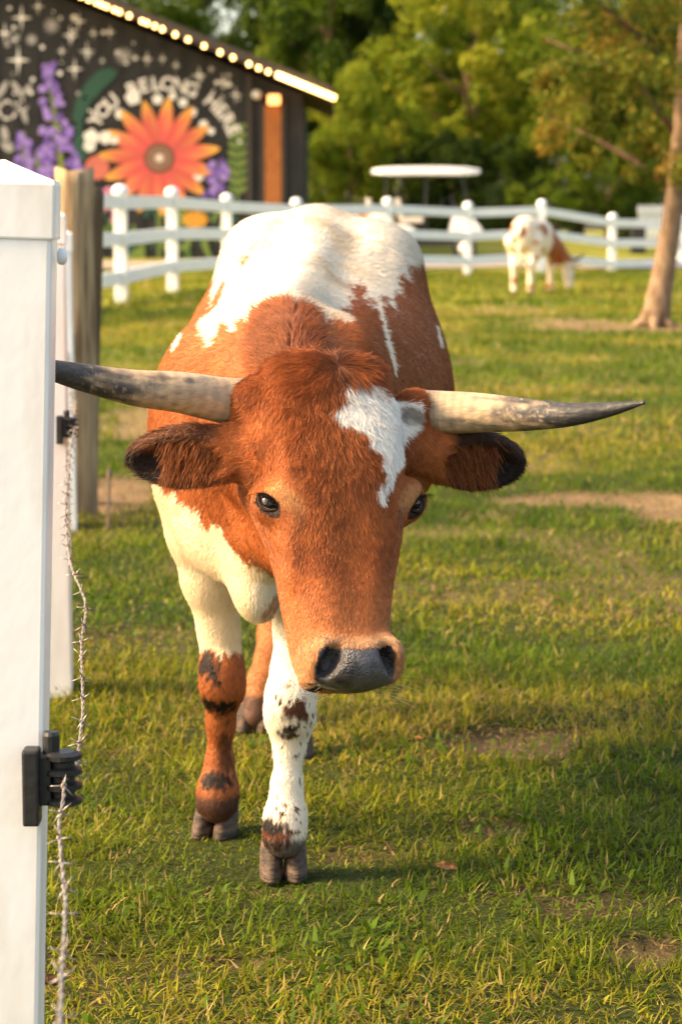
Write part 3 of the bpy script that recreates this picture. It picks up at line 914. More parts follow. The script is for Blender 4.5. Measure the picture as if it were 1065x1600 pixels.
# larkspur spikes
PUR = [(0.16, 0.085, 0.33), (0.25, 0.15, 0.46), (0.11, 0.055, 0.25), (0.31, 0.20, 0.50)]
def spike(x0, y0, x1, y1, w0, w1, n, seed, stem=(0.16, 0.20, 0.03)):
    r = random.Random(seed)
    flat('flower_stem', [[(x0 - 4, y0), (x0 + 5, y0), (x1 + 2, y1), (x1 - 2, y1)]], stem, MUR, 0.002)
    for i in range(n):
        t = r.random() ** 0.8; w_ = w1 + (w0 - w1) * t
        s = r.choice((-1, 1)) * r.uniform(0.25, 1) if r.random() < 0.85 else r.uniform(-1, 1)
        x = x1 + (x0 - x1) * t + s * w_; y = y1 + (y0 - y1) * t
        for k in range(2):
            flat('floret', [disc(x + r.uniform(-3, 3), y + r.uniform(-3, 3), r.uniform(3, 6), 8, r.uniform(3.5, 7), r.uniform(0, 3))], r.choice(PUR), MUR, 0.004 + 0.008 * r.random())
spike(98, 275, 75, 100, 32, 8, 75, 1); spike(38, 290, 38, 205, 14, 6, 26, 2); spike(60, 300, 58, 235, 24, 14, 34, 3); spike(338, 305, 340, 252, 18, 10, 34, 4, (0.02, 0.05, 0.03)); spike(116, 262, 116, 248, 8, 6, 8, 5)
# leaves
DG = (0.012, 0.062, 0.034); LG = (0.13, 0.19, 0.035)
flat('big_leaf', [[(118, 205), (114, 180), (120, 155), (134, 130), (152, 112), (170, 105), (184, 112), (178, 124), (160, 140), (142, 160), (130, 185), (128, 205)]], DG, MUR, 0.001)
flat('big_leaf', [[(112, 250), (116, 215), (128, 200), (134, 225), (136, 250)]], DG, MUR, 0.0008)
for i in range(8):
    y = 195 + i * 14; w_ = 17 - 0.6 * abs(i - 4)
    for s in (-1, 1):
        flat('fern_leaf', [disc(371 + s * w_ * 0.5, y + 3, w_ * 0.52, 10, 4.6, s * 0.65)], LG if (i + s) % 3 else (0.09, 0.16, 0.03), MUR, 0.003 + 0.001 * (s + 1))
flat('fern_stem', [[(369, 320), (373, 320), (372, 188), (370, 188)]], LG, MUR, 0.002)
flat('round_bud', [disc(152, 262, 19, 20)], (0.52, 0.13, 0.085), MUR, 0.001)
for i in range(16):
    flat('pink_floret', [disc(rs.uniform(140, 190), rs.uniform(276, 345), rs.uniform(4, 7), 8)], rs.choice(((0.52, 0.14, 0.24), (0.60, 0.24, 0.34))), MUR, 0.0005 + 0.0005 * i)
for i in range(9):
    a = math.pi * 2 * i / 9
    flat('yellow_petal', [disc(305 + 13 * math.cos(a), 343 + 7 * math.sin(a), 8, 9, 5, -a)], (0.60, 0.27, 0.03), MUR, 0.003 + 0.0008 * i)
for i in range(40):
    x = rs.uniform(140, 385); y = rs.uniform(330, 405)
    flat('low_leaf', [disc(x, y, rs.uniform(3, 6), 8, rs.uniform(10, 20), rs.uniform(-0.6, 0.6))], rs.choice((DG, (0.05, 0.12, 0.02), LG)), MUR, 0.0002 + 0.00005 * i)
flat('flower_stem', [[(244, 335), (252, 335), (252, 405), (245, 405)]], (0.10, 0.15, 0.03), MUR, 0.0028)

# ---- string lights along the rake
m_bulb = mat('lit_bulb', (1, 0.8, 0.5), rough=0.3, emit=((1.0, 0.52, 0.17), 4.5))
m_rope = mat('lit_rope_light', (1, 0.8, 0.5), rough=0.3, emit=((1.0, 0.58, 0.20), 3.0))
m_cable = mat('cable', (0.02, 0.02, 0.02), rough=0.6)
rl = lambda px: W(px, (px - 140) * 155 / 385.0 - 2.0 + 1.0, 0.86)
s0 = rl(-40)
lights = thing('string_lights', 'string of glowing warm bulbs along the sloping barn roof edge', 'lights', tuple(s0))
MB().tube([rl(px) - s0 + np.array([0, 0, 0.02]) for px in np.linspace(-40, 432, 60)], 0.012, 6).build('cable', m_cable, lights)
x = -35.0
while x < 428:
    p = rl(x) - s0
    b = MB().lathe([(0.010, 0.035), (0.030, 0.015), (0.038, -0.012), (0.030, -0.04), (0.008, -0.055)], 10, p + np.array([0, 0, -0.0])).build('bulb', m_bulb, lights, smooth=True)
    x += rs.choice((8, 12, 15, 20, 25))
p0, p1_ = rl(432), rl(524)
rope = MB().tube([p0 - p0, (p1_ - p0) * 0.5, p1_ - p0], 0.055, 10).build('rope_light', m_rope, None, smooth=True)
rope.location = tuple(p0); tag(rope, 'glowing bar of rope light at the low end of the barn roof', 'lights')

# ------------------------------------------------------------------ golf cart
GD = 49.6
gz = float(ground_z(1.7, GD))
gx0 = at(664, 300, GD)[0]
cart = thing('golf_cart', 'white golf cart with flat roof parked behind the far fence', 'golf cart', (gx0, GD, gz))
m_cw = mat('cart_white', (0.78, 0.76, 0.72), rough=0.3, spec=0.5)
m_cb = mat('cart_black', (0.018, 0.018, 0.018), rough=0.6)
m_seat = mat('seat_vinyl', (0.66, 0.58, 0.48), rough=0.5)
zr = at(664, 268, GD)[2] - gz
m = MB(); L2 = 1.09
for i in range(13):
    t = -1 + 2 * i / 12; e = 1 - abs(t) ** 5
    zc = zr + 0.02 * (1 - t * t); th = 0.05 + 0.045 * e; wy = 0.56 * (0.80 + 0.20 * e)
    m.v += [(t * L2, -wy, zc - th), (t * L2, wy, zc - th), (t * L2, wy * 0.96, zc + th * 0.8), (t * L2, -wy * 0.96, zc + th * 0.8)]
for i in range(12):
    for j in range(4): m.f.append((i * 4 + j, i * 4 + (j + 1) % 4, i * 4 + 4 + (j + 1) % 4, i * 4 + 4 + j)); m.m.append(0)
m.f += [(3, 2, 1, 0), (48, 49, 50, 51)]; m.m += [0, 0]
m.build('roof', m_cw, cart, smooth=False, bevel=0.012)
for x in (-0.80, 0.0, 0.72):
    for y in (-0.48, 0.48):
        MB().tube([(x + (0.22 if x > 0.5 else 0), y, 0.62), (x, y, zr)], 0.016, 8).build('roof_strut', m_cb, cart)
m = MB().box((0, 0, 0.34), (1.95, 0.95, 0.14)); m.build('chassis', m_cb, cart, bevel=0.03)
def hull(name, prof_, y0, y1, mm, bev=0.03):
    n = len(prof_); m = MB()
    m.poly([(x, y0, z) for x, z in prof_] + [(x, y1, z) for x, z in prof_], [tuple(range(n)), tuple(range(2 * n - 1, n - 1, -1))] + [(i, n + i, n + (i + 1) % n, (i + 1) % n) for i in range(n)])
    return m.build(name, mm, cart, bevel=bev)
hull('front_cowl', [(0.48, 0.42), (1.12, 0.42), (1.14, 0.62), (1.0, 0.80), (0.74, 0.92), (0.56, 0.90), (0.50, 0.66)], -0.50, 0.50, m_cw)
hull('rear_body', [(-1.10, 0.42), (-0.20, 0.42), (-0.20, 0.62), (-0.36, 0.70), (-1.0, 0.74), (-1.12, 0.66)], -0.50, 0.50, m_cw)
for x in (-0.32, -0.92):
    hull('seat', [(x - 0.2, 0.74), (x + 0.26, 0.74), (x + 0.28, 0.86), (x - 0.2, 0.86)], -0.46, 0.46, m_seat)
    hull('seat_back', [(x - 0.24, 0.86), (x - 0.12, 0.86), (x - 0.20, 1.24), (x - 0.30, 1.24)], -0.46, 0.46, m_seat)
wf = MB()
for y in (-0.44, 0.44): wf.tube([(0.62, y, 0.90), (0.50, y, 1.30)], 0.014, 8)
wf.tube([(0.50, -0.44, 1.30), (0.50, 0.44, 1.30)], 0.014, 8)
wf.build('windscreen_frame', m_cb, cart)
MB().tube([(0.55, -0.2, 0.85), (0.32, -0.2, 1.08)], 0.015, 8).build('steering_column', m_cb, cart)
m = MB(); m.tube([(0.32 + 0.05 * math.sin(a), -0.2 + 0.17 * math.cos(a), 1.08 + 0.15 * math.sin(a)) for a in np.linspace(0, 6.283, 20)], 0.014, 6, cap=False); m.build('steering_wheel', m_cb, cart)
for x in (-0.72, 0.80):
    for y in (-0.45, 0.45):
        wl = MB().lathe([(0.16, -0.08), (0.215, -0.075), (0.225, -0.03), (0.225, 0.03), (0.215, 0.075), (0.16, 0.08)], 20).build('wheel', m_cb, cart, smooth=True)
        wl.location = (x, y, 0.225); wl.rotation_euler = (math.pi / 2, 0, 0)
        MB().lathe([(0.14, -0.088), (0.06, -0.098), (0.06, 0.098), (0.14, 0.088)], 16).build('hubcap', m_cw, wl, smooth=True)

# ------------------------------------------------------------------ white picket panel and a dark bin by the trees on the right
q = at(1020, 338, 62.0)
pk = thing('picket_panel', 'short white picket panel at the edge of the wood, beside the leaning trunk', 'fence panel', (q[0], 62.0, float(ground_z(q[0], 62.0))))
ph = at(1020, 320, 62.0)[2] - pk.location.z
for i in range(9):
    MB().box((-0.36 + i * 0.09, 0, ph / 2), (0.055, 0.02, ph - 0.03 * (i % 2))).build('picket', m_vinyl, pk, bevel=0.004)
for z in (0.25, ph - 0.12):
    MB().box((0, 0.03, z), (0.84, 0.03, 0.07)).build('rail', m_vinyl, pk)
q = at(996, 366, 52.0)
bn = thing('dark_bin', 'dark grey box seen through the far fence near the leaning trunk', 'bin', (q[0], 52.0, float(ground_z(q[0], 52.0))))
hb = max(0.25, at(996, 352, 52.0)[2] - bn.location.z)
MB().box((0, 0, hb / 2), (0.30, 0.30, hb)).build('container', m_cb, bn, bevel=0.02)
MB().box((0, 0, hb + 0.02), (0.33, 0.33, 0.04)).build('lid', m_cb, bn, bevel=0.01)
# ------------------------------------------------------------------ implicit bodies: smooth unions on a rectilinear grid, skinned with surface nets
class Field:
    def __init__(self, xs, ys, zs):
        self.xs, self.ys, self.zs = (np.asarray(a, dtype=np.float32) for a in (xs, ys, zs))
        self.F = np.full((len(xs), len(ys), len(zs)), 0.15, dtype=np.float32)

    def _sub(self, lo, hi):
        s, g = [], []
        for a, l, h in zip((self.xs, self.ys, self.zs), lo, hi):
            i, j = np.searchsorted(a, l), np.searchsorted(a, h)
            s.append(slice(i, j)); g.append(a[i:j])
        X, Y, Z = g[0][:, None, None], g[1][None, :, None], g[2][None, None, :]
        return tuple(s), X, Y, Z

    def add(self, fun, lo, hi, k=0.03):
        m = k + 0.02
        s, X, Y, Z = self._sub(np.array(lo) - m, np.array(hi) + m)
        if any(q.start >= q.stop for q in s): return
        d = fun(X, Y, Z).astype(np.float32); a = self.F[s]
        h = np.maximum(k - np.abs(a - d), 0) / k
        self.F[s] = np.minimum(a, d) - h * h * (k * 0.25)

    def cut(self, fun, lo, hi, k=0.01):
        m = k + 0.02
        s, X, Y, Z = self._sub(np.array(lo) - m, np.array(hi) + m)
        d = -fun(X, Y, Z).astype(np.float32); a = self.F[s]
        h = np.maximum(k - np.abs(a - d), 0) / k
        self.F[s] = np.maximum(a, d) + h * h * (k * 0.25)

    def cone(self, a, b, ra, rb, k=0.03):
        a, b = np.asarray(a, float), np.asarray(b, float)
        ab = b - a; L2 = float(ab @ ab)
        def fun(X, Y, Z):
            t = np.clip(((X - a[0]) * ab[0] + (Y - a[1]) * ab[1] + (Z - a[2]) * ab[2]) / L2, 0, 1)
            return np.sqrt((X - a[0] - t * ab[0]) ** 2 + (Y - a[1] - t * ab[1]) ** 2 + (Z - a[2] - t * ab[2]) ** 2) - (ra + (rb - ra) * t)
        r = max(ra, rb)
        self.add(fun, np.minimum(a, b) - r, np.maximum(a, b) + r, k)

    def chain(self, pts, rad, k=0.03):
        for i in range(len(pts) - 1):
            self.cone(pts[i], pts[i + 1], rad[i], rad[i + 1], k)

    @staticmethod
    def ell_fun(c, r, M):
        M = np.asarray(M, float)
        def fun(X, Y, Z):
            dx, dy, dz = X - c[0], Y - c[1], Z - c[2]
            q = [dx * M[i][0] + dy * M[i][1] + dz * M[i][2] for i in range(3)]
            k0 = np.sqrt(sum((q[i] / r[i]) ** 2 for i in range(3)))
            k1 = np.sqrt(sum((q[i] / r[i] ** 2) ** 2 for i in range(3))) + 1e-6
            return k0 * (k0 - 1) / k1
        return fun

    def ell(self, c, r, M=np.eye(3), k=0.03, cut=False):
        R = max(r); f = self.ell_fun(c, r, M)
        (self.cut if cut else self.add)(f, np.asarray(c) - R, np.asarray(c) + R, k)

    def skin(self):
        F = self.F; ins = F < 0
        nx, ny, nz = F.shape
        c8 = np.zeros((nx - 1, ny - 1, nz - 1), dtype=np.uint8)
        for i in (0, 1):
            for j in (0, 1):
                for k in (0, 1):
                    c8 += ins[i:nx - 1 + i, j:ny - 1 + j, k:nz - 1 + k]
        act = (c8 > 0) & (c8 < 8)
        I, J, K = np.nonzero(act)
        n = len(I)
        vid = np.full(act.shape, -1, dtype=np.int32); vid[I, J, K] = np.arange(n)
        acc = np.zeros((n, 3)); cnt = np.zeros(n)
        ax = (self.xs, self.ys, self.zs)
        corners = [(i, j, k) for i in (0, 1) for j in (0, 1) for k in (0, 1)]
        for a in corners:
            for d in range(3):
                if a[d]: continue
                b = list(a); b[d] = 1
                fa = F[I + a[0], J + a[1], K + a[2]]; fb = F[I + b[0], J + b[1], K + b[2]]
                m = (fa < 0) != (fb < 0)
                t = np.where(m, fa / np.where(m, fa - fb, 1), 0)
                pa = np.stack([ax[0][I + a[0]], ax[1][J + a[1]], ax[2][K + a[2]]], 1)
                pb = np.stack([ax[0][I + b[0]], ax[1][J + b[1]], ax[2][K + b[2]]], 1)
                acc += np.where(m[:, None], pa + (pb - pa) * t[:, None], 0); cnt += m
        V = acc / cnt[:, None]
        faces = []
        for d in range(3):
            sl0 = [slice(1, -1)] * 3; sl1 = [slice(1, -1)] * 3
            sl0[d] = slice(0, -1); sl1[d] = slice(1, None)
            a, b = ins[tuple(sl0)], ins[tuple(sl1)]
            e = np.nonzero(a != b)
            idx = [e[q] + (1 if q != d else 0) for q in range(3)]
            u, w = [q for q in range(3) if q != d]
            def vv(du, dw):
                c = [x.copy() for x in idx]; c[u] -= du; c[w] -= dw
                return vid[c[0], c[1], c[2]]
            q = np.stack([vv(1, 1), vv(0, 1), vv(0, 0), vv(1, 0)], 1)
            flip = a[e] if d != 1 else ~a[e]
            q = np.where(flip[:, None], q, q[:, ::-1])
            faces.append(q)
        return V, np.concatenate(faces)


def loft_fun(O, U, T, W, st, n=2.4, e0=0.03, e1=0.03):
    """st rows: t, cu, cw, half-width, half-depth on +W, half-depth on -W; axis runs along T from O"""
    st = np.asarray(st, float)
    tx, tab = catmull(st[:, 0], st[:, 1:])
    tab = tab.astype(np.float32)
    def fun(X, Y, Z):
        dx, dy, dz = X - O[0], Y - O[1], Z - O[2]
        u = dx * U[0] + dy * U[1] + dz * U[2]
        t = dx * T[0] + dy * T[1] + dz * T[2]
        w = dx * W[0] + dy * W[1] + dz * W[2]
        tt = np.clip(t, tx[0], tx[-1])
        g = lambda c: np.interp(tt, tx, tab[:, c]).astype(np.float32)
        u = u - g(0); w = w - g(1)
        hw = g(2); hh = np.where(w > 0, g(3), g(4))
        e = np.maximum(tx[0] - t, 0) / e0 + np.maximum(t - tx[-1], 0) / e1
        v = (np.abs(u / hw) ** n + np.abs(w / hh) ** n + e ** n) ** (1 / n)
        return (v - 1) * np.minimum(hw, hh)
    return fun


def smooth_mesh(V, Q, it=2, lam=0.5):
    e = np.concatenate([Q[:, [0, 1]], Q[:, [1, 2]], Q[:, [2, 3]], Q[:, [3, 0]]])
    deg = np.bincount(e.ravel(), minlength=len(V))
    for _ in range(it):
        s = np.zeros_like(V)
        for c in range(3):
            s[:, c] = np.bincount(e[:, 0], V[e[:, 1], c], len(V)) + np.bincount(e[:, 1], V[e[:, 0], c], len(V))
        V = V + lam * (s / deg[:, None] - V)
    return V


def v_normals(V, Q):
    n = np.cross(V[Q[:, 2]] - V[Q[:, 0]], V[Q[:, 3]] - V[Q[:, 1]])
    N = np.zeros_like(V)
    for i in range(4):
        for c in range(3):
            N[:, c] += np.bincount(Q[:, i], n[:, c], len(V))
    return N / (np.linalg.norm(N, axis=1, keepdims=True) + 1e-9)


def poly_sd(pts, u, v):
    """signed distance to a polygon, negative inside"""
    pts = np.asarray(pts, float)
    d = np.full(len(u), 1e9); ins = np.zeros(len(u), bool)
    for i in range(len(pts)):
        a, b = pts[i], pts[(i + 1) % len(pts)]
        ex, ey = b - a
        wx, wy = u - a[0], v - a[1]
        t = np.clip((wx * ex + wy * ey) / (ex * ex + ey * ey + 1e-12), 0, 1)
        d = np.minimum(d, (wx - t * ex) ** 2 + (wy - t * ey) ** 2)
        c = ((a[1] > v) != (b[1] > v)) & (u < (b[0] - a[0]) * (v - a[1]) / (b[1] - a[1] + 1e-12) + a[0])
        ins ^= c
    d = np.sqrt(d)
    return np.where(ins, -d, d)


def hair(name, roots, dirs, normals, length, cols, material, parent, radius=0.0005, npt=4, lift=0.35, droop=0.0, curl=0.25):
    """one strand per root, combed along dirs, as real curves"""
    n = len(roots)
    cu = bpy.data.hair_curves.new(name)
    cu.add_curves([npt] * n)
    s = np.linspace(0, 1, npt)[None, :, None]
    L = length[:, None, None]
    d0 = dirs * (1 - lift) + normals * lift
    d0 /= np.linalg.norm(d0, axis=1, keepdims=True) + 1e-9
    d1 = dirs + normals * lift * 0.25 + rng.normal(0, curl, (n, 3))
    d1[:, 2] -= droop
    d1 /= np.linalg.norm(d1, axis=1, keepdims=True) + 1e-9
    P = roots[:, None, :] + L * (s * (1 - s * 0.5) * d0[:, None, :] + s * s * 0.5 * d1[:, None, :])
    cu.points.foreach_set('position', np.ascontiguousarray(P, np.float32).ravel())
    ra = cu.attributes.get('radius') or cu.attributes.new('radius', 'FLOAT', 'POINT')
    taper = np.linspace(1, 0.25, npt)[None, :] * np.full((n, 1), 1.0) * (radius if np.ndim(radius) == 0 else np.asarray(radius)[:, None])
    ra.data.foreach_set('value', np.ascontiguousarray(taper, np.float32).ravel())
    a = cu.attributes.new('col', 'FLOAT_COLOR', 'CURVE')
    c = np.ones((n, 4), np.float32); c[:, :3] = cols
    a.data.foreach_set('color', c.ravel())
    cu.materials.append(material)
    o = bpy.data.objects.new(name, cu)
    o['kind'] = 'stuff'
    return link(o, parent)


# ------------------------------------------------------------------ the longhorn in front
COW = np.array([-0.10, 4.55, 0.0])
cow = thing('longhorn_steer', 'rust and white longhorn steer walking head-on towards us through the grass', 'cow', tuple(COW))

# head frame: origin at the poll, D down the face, R to our right, FR out of the forehead
HP = at(528, 578, 3.54)
HN = at(556, 1056, 3.36)
HD = unit(HN - HP)
HL = float(np.linalg.norm(HN - HP))
R0 = unit(np.array([math.cos(math.radians(17)), math.sin(math.radians(17)), -0.05]))
HR = unit(R0 - HD * (R0 @ HD))
HF = np.cross(HD, HR)
if HF[1] > 0: HF = -HF


def head(u, v, w=0.0):
    return HP + HR * u + HD * v + HF * w


def head_uv(p):
    q = np.asarray(p) - HP
    return q @ HR, q @ HD, q @ HF


def face_uv(px, py, w=0.0):
    """face-plane coordinates of a feature read off the photograph"""
    a, b = at(px, py, 3.0), at(px, py, 4.0)
    n0, n1 = (a - HP) @ HF - w, (b - HP) @ HF - w
    t = n0 / (n0 - n1)
    p = a + (b - a) * t - HP
    return float(p @ HR), float(p @ HD)


xs = np.concatenate([np.arange(-0.46, -0.335, 0.009), np.arange(-0.335, 0.30, 0.0045), np.arange(0.30, 0.42, 0.009)])
ys = np.concatenate([np.arange(3.16, 3.74, 0.0045), np.arange(3.74, 4.0, 0.0065), np.arange(4.0, 4.45, 0.0075), np.arange(4.45, 5.75, 0.011)])
zs = np.concatenate([np.arange(-0.02, 0.36, 0.0065), np.arange(0.36, 1.0, 0.0045), np.arange(1.0, 1.24, 0.009)])
B = Field(xs, ys, zs)

# trunk
ST = np.array([  # d, cx, cz, half width, up, down
    (4.06, -0.125, 0.69, 0.105, 0.14, 0.15),
    (4.18, -0.125, 0.72, 0.175, 0.19, 0.20),
    (4.34, -0.115, 0.735, 0.215, 0.222, 0.235),
    (4.55, -0.085, 0.745, 0.255, 0.240, 0.262),
    (4.80, -0.062, 0.745, 0.285, 0.262, 0.25),
    (5.05, -0.052, 0.765, 0.275, 0.322, 0.22),
    (5.25, -0.047, 0.80, 0.245, 0.325, 0.20),
    (5.48, -0.045, 0.83, 0.165, 0.265, 0.20)])
yy = ST[:, 0:1] - 4.0
st = np.concatenate([yy, ST[:, 1:]], 1)
B.add(loft_fun((0, 4.0, 0), (1, 0, 0), (0, 1, 0), (0, 0, 1), st, n=2.25, e0=0.09, e1=0.10), (-0.42, 3.9, 0.42), (0.33, 5.66, 1.18), 0.03)
# hips, spine, tail head
B.ell(at(408, 385, 5.14), (0.05, 0.12, 0.04), k=0.12)
B.ell(at(600, 398, 5.14), (0.05, 0.12, 0.04), k=0.12)
B.chain([at(449, 490, 4.30), (-0.072, 4.7, 0.990), (-0.05, 5.0, 1.062), (-0.047, 5.3, 1.108)], [0.04, 0.02, 0.02, 0.03], 0.08)
B.ell((-0.045, 5.52, 0.86), (0.17, 0.12, 0.22), k=0.08)
B.chain([(-0.045, 5.5, 1.05), (-0.045, 5.64, 0.98), (-0.04, 5.66, 0.75), (-0.04, 5.66, 0.5)], [0.04, 0.03, 0.02, 0.016], 0.03)
# shoulders
B.ell(at(330, 690, 4.28), (0.085, 0.15, 0.20), k=0.09)
B.ell((0.015, 4.22, 0.74), (0.085, 0.15, 0.20), k=0.09)
# neck, crest and dewlap
N0, N1 = np.array([-0.115, 4.22, 0.80]), head(-0.02, 0.13, -0.16)
B.chain([N0, 0.5 * (N0 + N1) + np.array([-0.005, 0, 0.01]), N1], [0.165, 0.12, 0.085], 0.06)
B.chain([at(449, 512, 4.27), at(462, 556, 3.98), head(-0.02, 0.06, -0.12)], [0.034, 0.038, 0.04], 0.045)
B.chain([head(0.005, 0.24, -0.16), np.array([-0.105, 3.97, 0.61]), at(395, 905, 4.08)], [0.055, 0.066, 0.038], 0.05)
B.ell(at(402, 905, 4.03), (0.030, 0.07, 0.054), k=0.05)
B.ell(at(405, 936, 4.02), (0.027, 0.050, 0.034), k=0.045)
B.ell(at(352, 838, 4.16), (0.055, 0.060, 0.070), k=0.07)
# forelegs: our left one stands further back, our right one is a step ahead
FL = [at(326, 700, 4.28), at(322, 830, 4.27), at(331, 905, 4.28), at(342, 985, 4.29), at(347, 1040, 4.28), at(348, 1075, 4.28), at(345, 1130, 4.30), at(343, 1190, 4.315), at(341, 1230, 4.31), at(339, 1256, 4.30), np.array([at(335, 1290, 4.31)[0], 4.335, 0.058])]
FLr = [0.085, 0.066, 0.051, 0.0345, 0.035, 0.036, 0.0225, 0.022, 0.0325, 0.031, 0.031]
B.chain(FL, FLr, 0.022)
FR_ = [at(520, 760, 4.20), at(500, 900, 4.14), at(480, 975, 4.10), at(463, 1040, 4.07), at(454, 1085, 4.04), at(453, 1122, 4.04), at(452, 1170, 4.04), at(448, 1225, 4.03), at(446, 1275, 4.02), at(444, 1306, 4.01), np.array([at(443, 1340, 4.02)[0], 4.045, 0.058])]
FRr = [0.09, 0.070, 0.055, 0.038, 0.038, 0.039, 0.023, 0.0225, 0.0325, 0.031, 0.031]
B.chain(FR_, FRr, 0.022)
for P, r in ((at(347, 1062, 4.26), 0.034), (at(453, 1104, 4.015), 0.036)):
    B.ell(P, (r, r * 0.95, r * 1.25), k=0.02)
# hind legs
HLh = [(-0.15, 5.30, 0.72), (-0.15, 5.22, 0.56), (-0.13, 5.36, 0.43), at(431, 985, 5.42), at(408, 1070, 5.30), at(399, 1120, 5.25)]
B.chain(HLh, [0.13, 0.09, 0.052, 0.036, 0.030, 0.033], 0.03)
HRh = [(0.04, 5.28, 0.72), (0.03, 5.18, 0.56), (-0.04, 5.26, 0.42), (-0.095, 5.24, 0.34), (-0.105, 5.05, 0.16), (-0.105, 4.99, 0.08)]
B.chain(HRh, [0.13, 0.09, 0.05, 0.036, 0.027, 0.032], 0.03)

# head: sections down the face (v, centre u, centre w, half width, front half depth, back half depth)
hs = [(-0.000, 0.000, -0.080, 0.082, 0.050, 0.070),
      (0.040, 0.000, -0.080, 0.104, 0.068, 0.080),
      (0.095, 0.000, -0.076, 0.106, 0.078, 0.095),
      (0.150, 0.000, -0.076, 0.108, 0.082, 0.110),
      (0.205, 0.003, -0.078, 0.102, 0.078, 0.105),
      (0.270, 0.007, -0.080, 0.086, 0.074, 0.098),
      (0.330, 0.004, -0.082, 0.075, 0.074, 0.092),
      (0.385, 0.002, -0.078, 0.0680, 0.072, 0.082),
      (0.420, 0.003, -0.066, 0.0680, 0.066, 0.076),
      (0.440, 0.003, -0.066, 0.0620, 0.062, 0.068)]
B.add(loft_fun(HP, HR, HD, HF, hs, n=2.9, e0=0.035, e1=0.022), head(0, 0.25, -0.09) - 0.34, head(0, 0.25, -0.09) + 0.34, 0.035)
Mh = np.array([HR, HD, HF])
B.ell(head(0.0, 0.004, -0.075), (0.075, 0.032, 0.06), Mh, k=0.05)                 # poll
for s, (px, py) in ((-1, (366, 627)), (1, (676, 646))):
    u, v = face_uv(px, py, -0.09)
    B.ell(head(u + s * -0.030, v, -0.095), (0.032, 0.035, 0.037), Mh, k=0.03)     # horn bosses
EYE = []; EAX = {}; ELK = {}
for s, (px, py, w) in ((-1, (425, 788, -0.062)), (1, (634, 789, -0.082))):
    u, v = face_uv(px, py, w)
    E = head(u, v, w)
    EYE.append((s, E, u, v, w))
    lk = unit(HF * 0.82 + HR * s * 0.50 + HD * 0.12)
    ce, se = math.cos(math.radians(34)), math.sin(math.radians(34))
    a_ = HR * (-s) * ce + HD * se; a_ = unit(a_ - lk * (a_ @ lk))
    b_ = np.cross(lk, a_); b_ = b_ if b_ @ HD > 0 else -b_
    EAX[s] = (a_, b_); ELK[s] = lk
    Me_ = np.array([a_, b_, lk])
    B.ell(E, (0.031, 0.0265, 0.0275), Me_, k=0.030)                                # eye mound
    B.ell(E - b_ * 0.020 + a_ * 0.008 + lk * 0.010, (0.034, 0.011, 0.018), Me_, k=0.022)      # brow
B.ell(head(-0.042, 0.275, -0.035), (0.010, 0.08, 0.02), Mh, k=0.03)
B.ell(head(0.042, 0.275, -0.035), (0.010, 0.08, 0.02), Mh, k=0.03)
for s in (-1,):
    B.ell(head(0.004 + s * 0.074, 0.265, -0.052), (0.010, 0.050, 0.018), Mh, k=0.025)                # facial crest
    B.ell(head(0.004 + s * 0.066, 0.315, 0.012), (0.024, 0.070, 0.026), Mh, k=0.03, cut=True)       # hollow beside the nasal bone
    B.ell(head(s * 0.122, 0.128, -0.040), (0.030, 0.040, 0.034), Mh, k=0.03, cut=True)              # temple
# muzzle
NC = face_uv(559, 1045, -0.01)
B.ell(head(NC[0], NC[1] - 0.004, -0.030), (0.056, 0.034, 0.044), Mh, k=0.03)
NOS = []
for s, (px, py) in ((-1, (514, 1040)), (1, (606, 1040))):
    u, v = face_uv(px, py, -0.01)
    NOS.append((s, u, v))
    B.ell(head(u + s * 0.006, v - 0.014, -0.026), (0.022, 0.028, 0.032), Mh, k=0.022)
for s, u, v in NOS:
    a = math.radians(28) * s
    Mn = np.array([HR * math.cos(a) + HD * -math.sin(a) * 1.0, HR * math.sin(a) + HD * math.cos(a), HF])
    B.ell(head(u + s * 0.002, v - 0.004, 0.006), (0.0128, 0.028, 0.036), Mn, k=0.009, cut=True)
for s, E, u, v, w in EYE:
    B.ell(E + ELK[s] * 0.030 + EAX[s][1] * 0.001, (0.0215, 0.0102, 0.026), np.array([EAX[s][0], EAX[s][1], ELK[s]]), k=0.006, cut=True)
# ears: cupped leaves
EAR = {}
for s, pts in ((-1, [(392, 706, 3.56), (330, 715, 3.575), (268, 722, 3.60), (222, 716, 3.62)]), (1, [(655, 708, 3.64), (705, 718, 3.67), (755, 726, 3.70), (798, 724, 3.72)])):
    p = [at(*q) for q in pts]
    ax = unit(p[-1] - p[0]); c = (p[0] + p[-1]) / 2; L = np.linalg.norm(p[-1] - p[0])
    up0 = np.array([0, 0.15, 1.0]); upv = unit(up0 - ax * (up0 @ ax)); fr = np.cross(ax, upv)
    if fr[1] > 0: fr = -fr
    upt = unit(upv * math.cos(0.25) + fr * math.sin(0.25)); frt = np.cross(ax, upt)
    if frt[1] > 0: frt = -frt
    Me = np.array([ax, upt, frt])
    EAR[s] = (c, ax, upt, frt, L)
    B.cone(p[0] - ax * 0.03, p[0] + ax * 0.03, 0.030, 0.030, 0.035)
    B.ell(c + ax * 0.012, (L * 0.56, 0.046, 0.028), Me, k=0.025)
    B.ell(c + ax * 0.026 - upt * 0.006 + frt * 0.030, (L * 0.49, 0.036, 0.042), Me, k=0.008, cut=True)

V, Q = B.skin()
V = smooth_mesh(V, Q, 3, 0.5)
N = v_normals(V, Q)

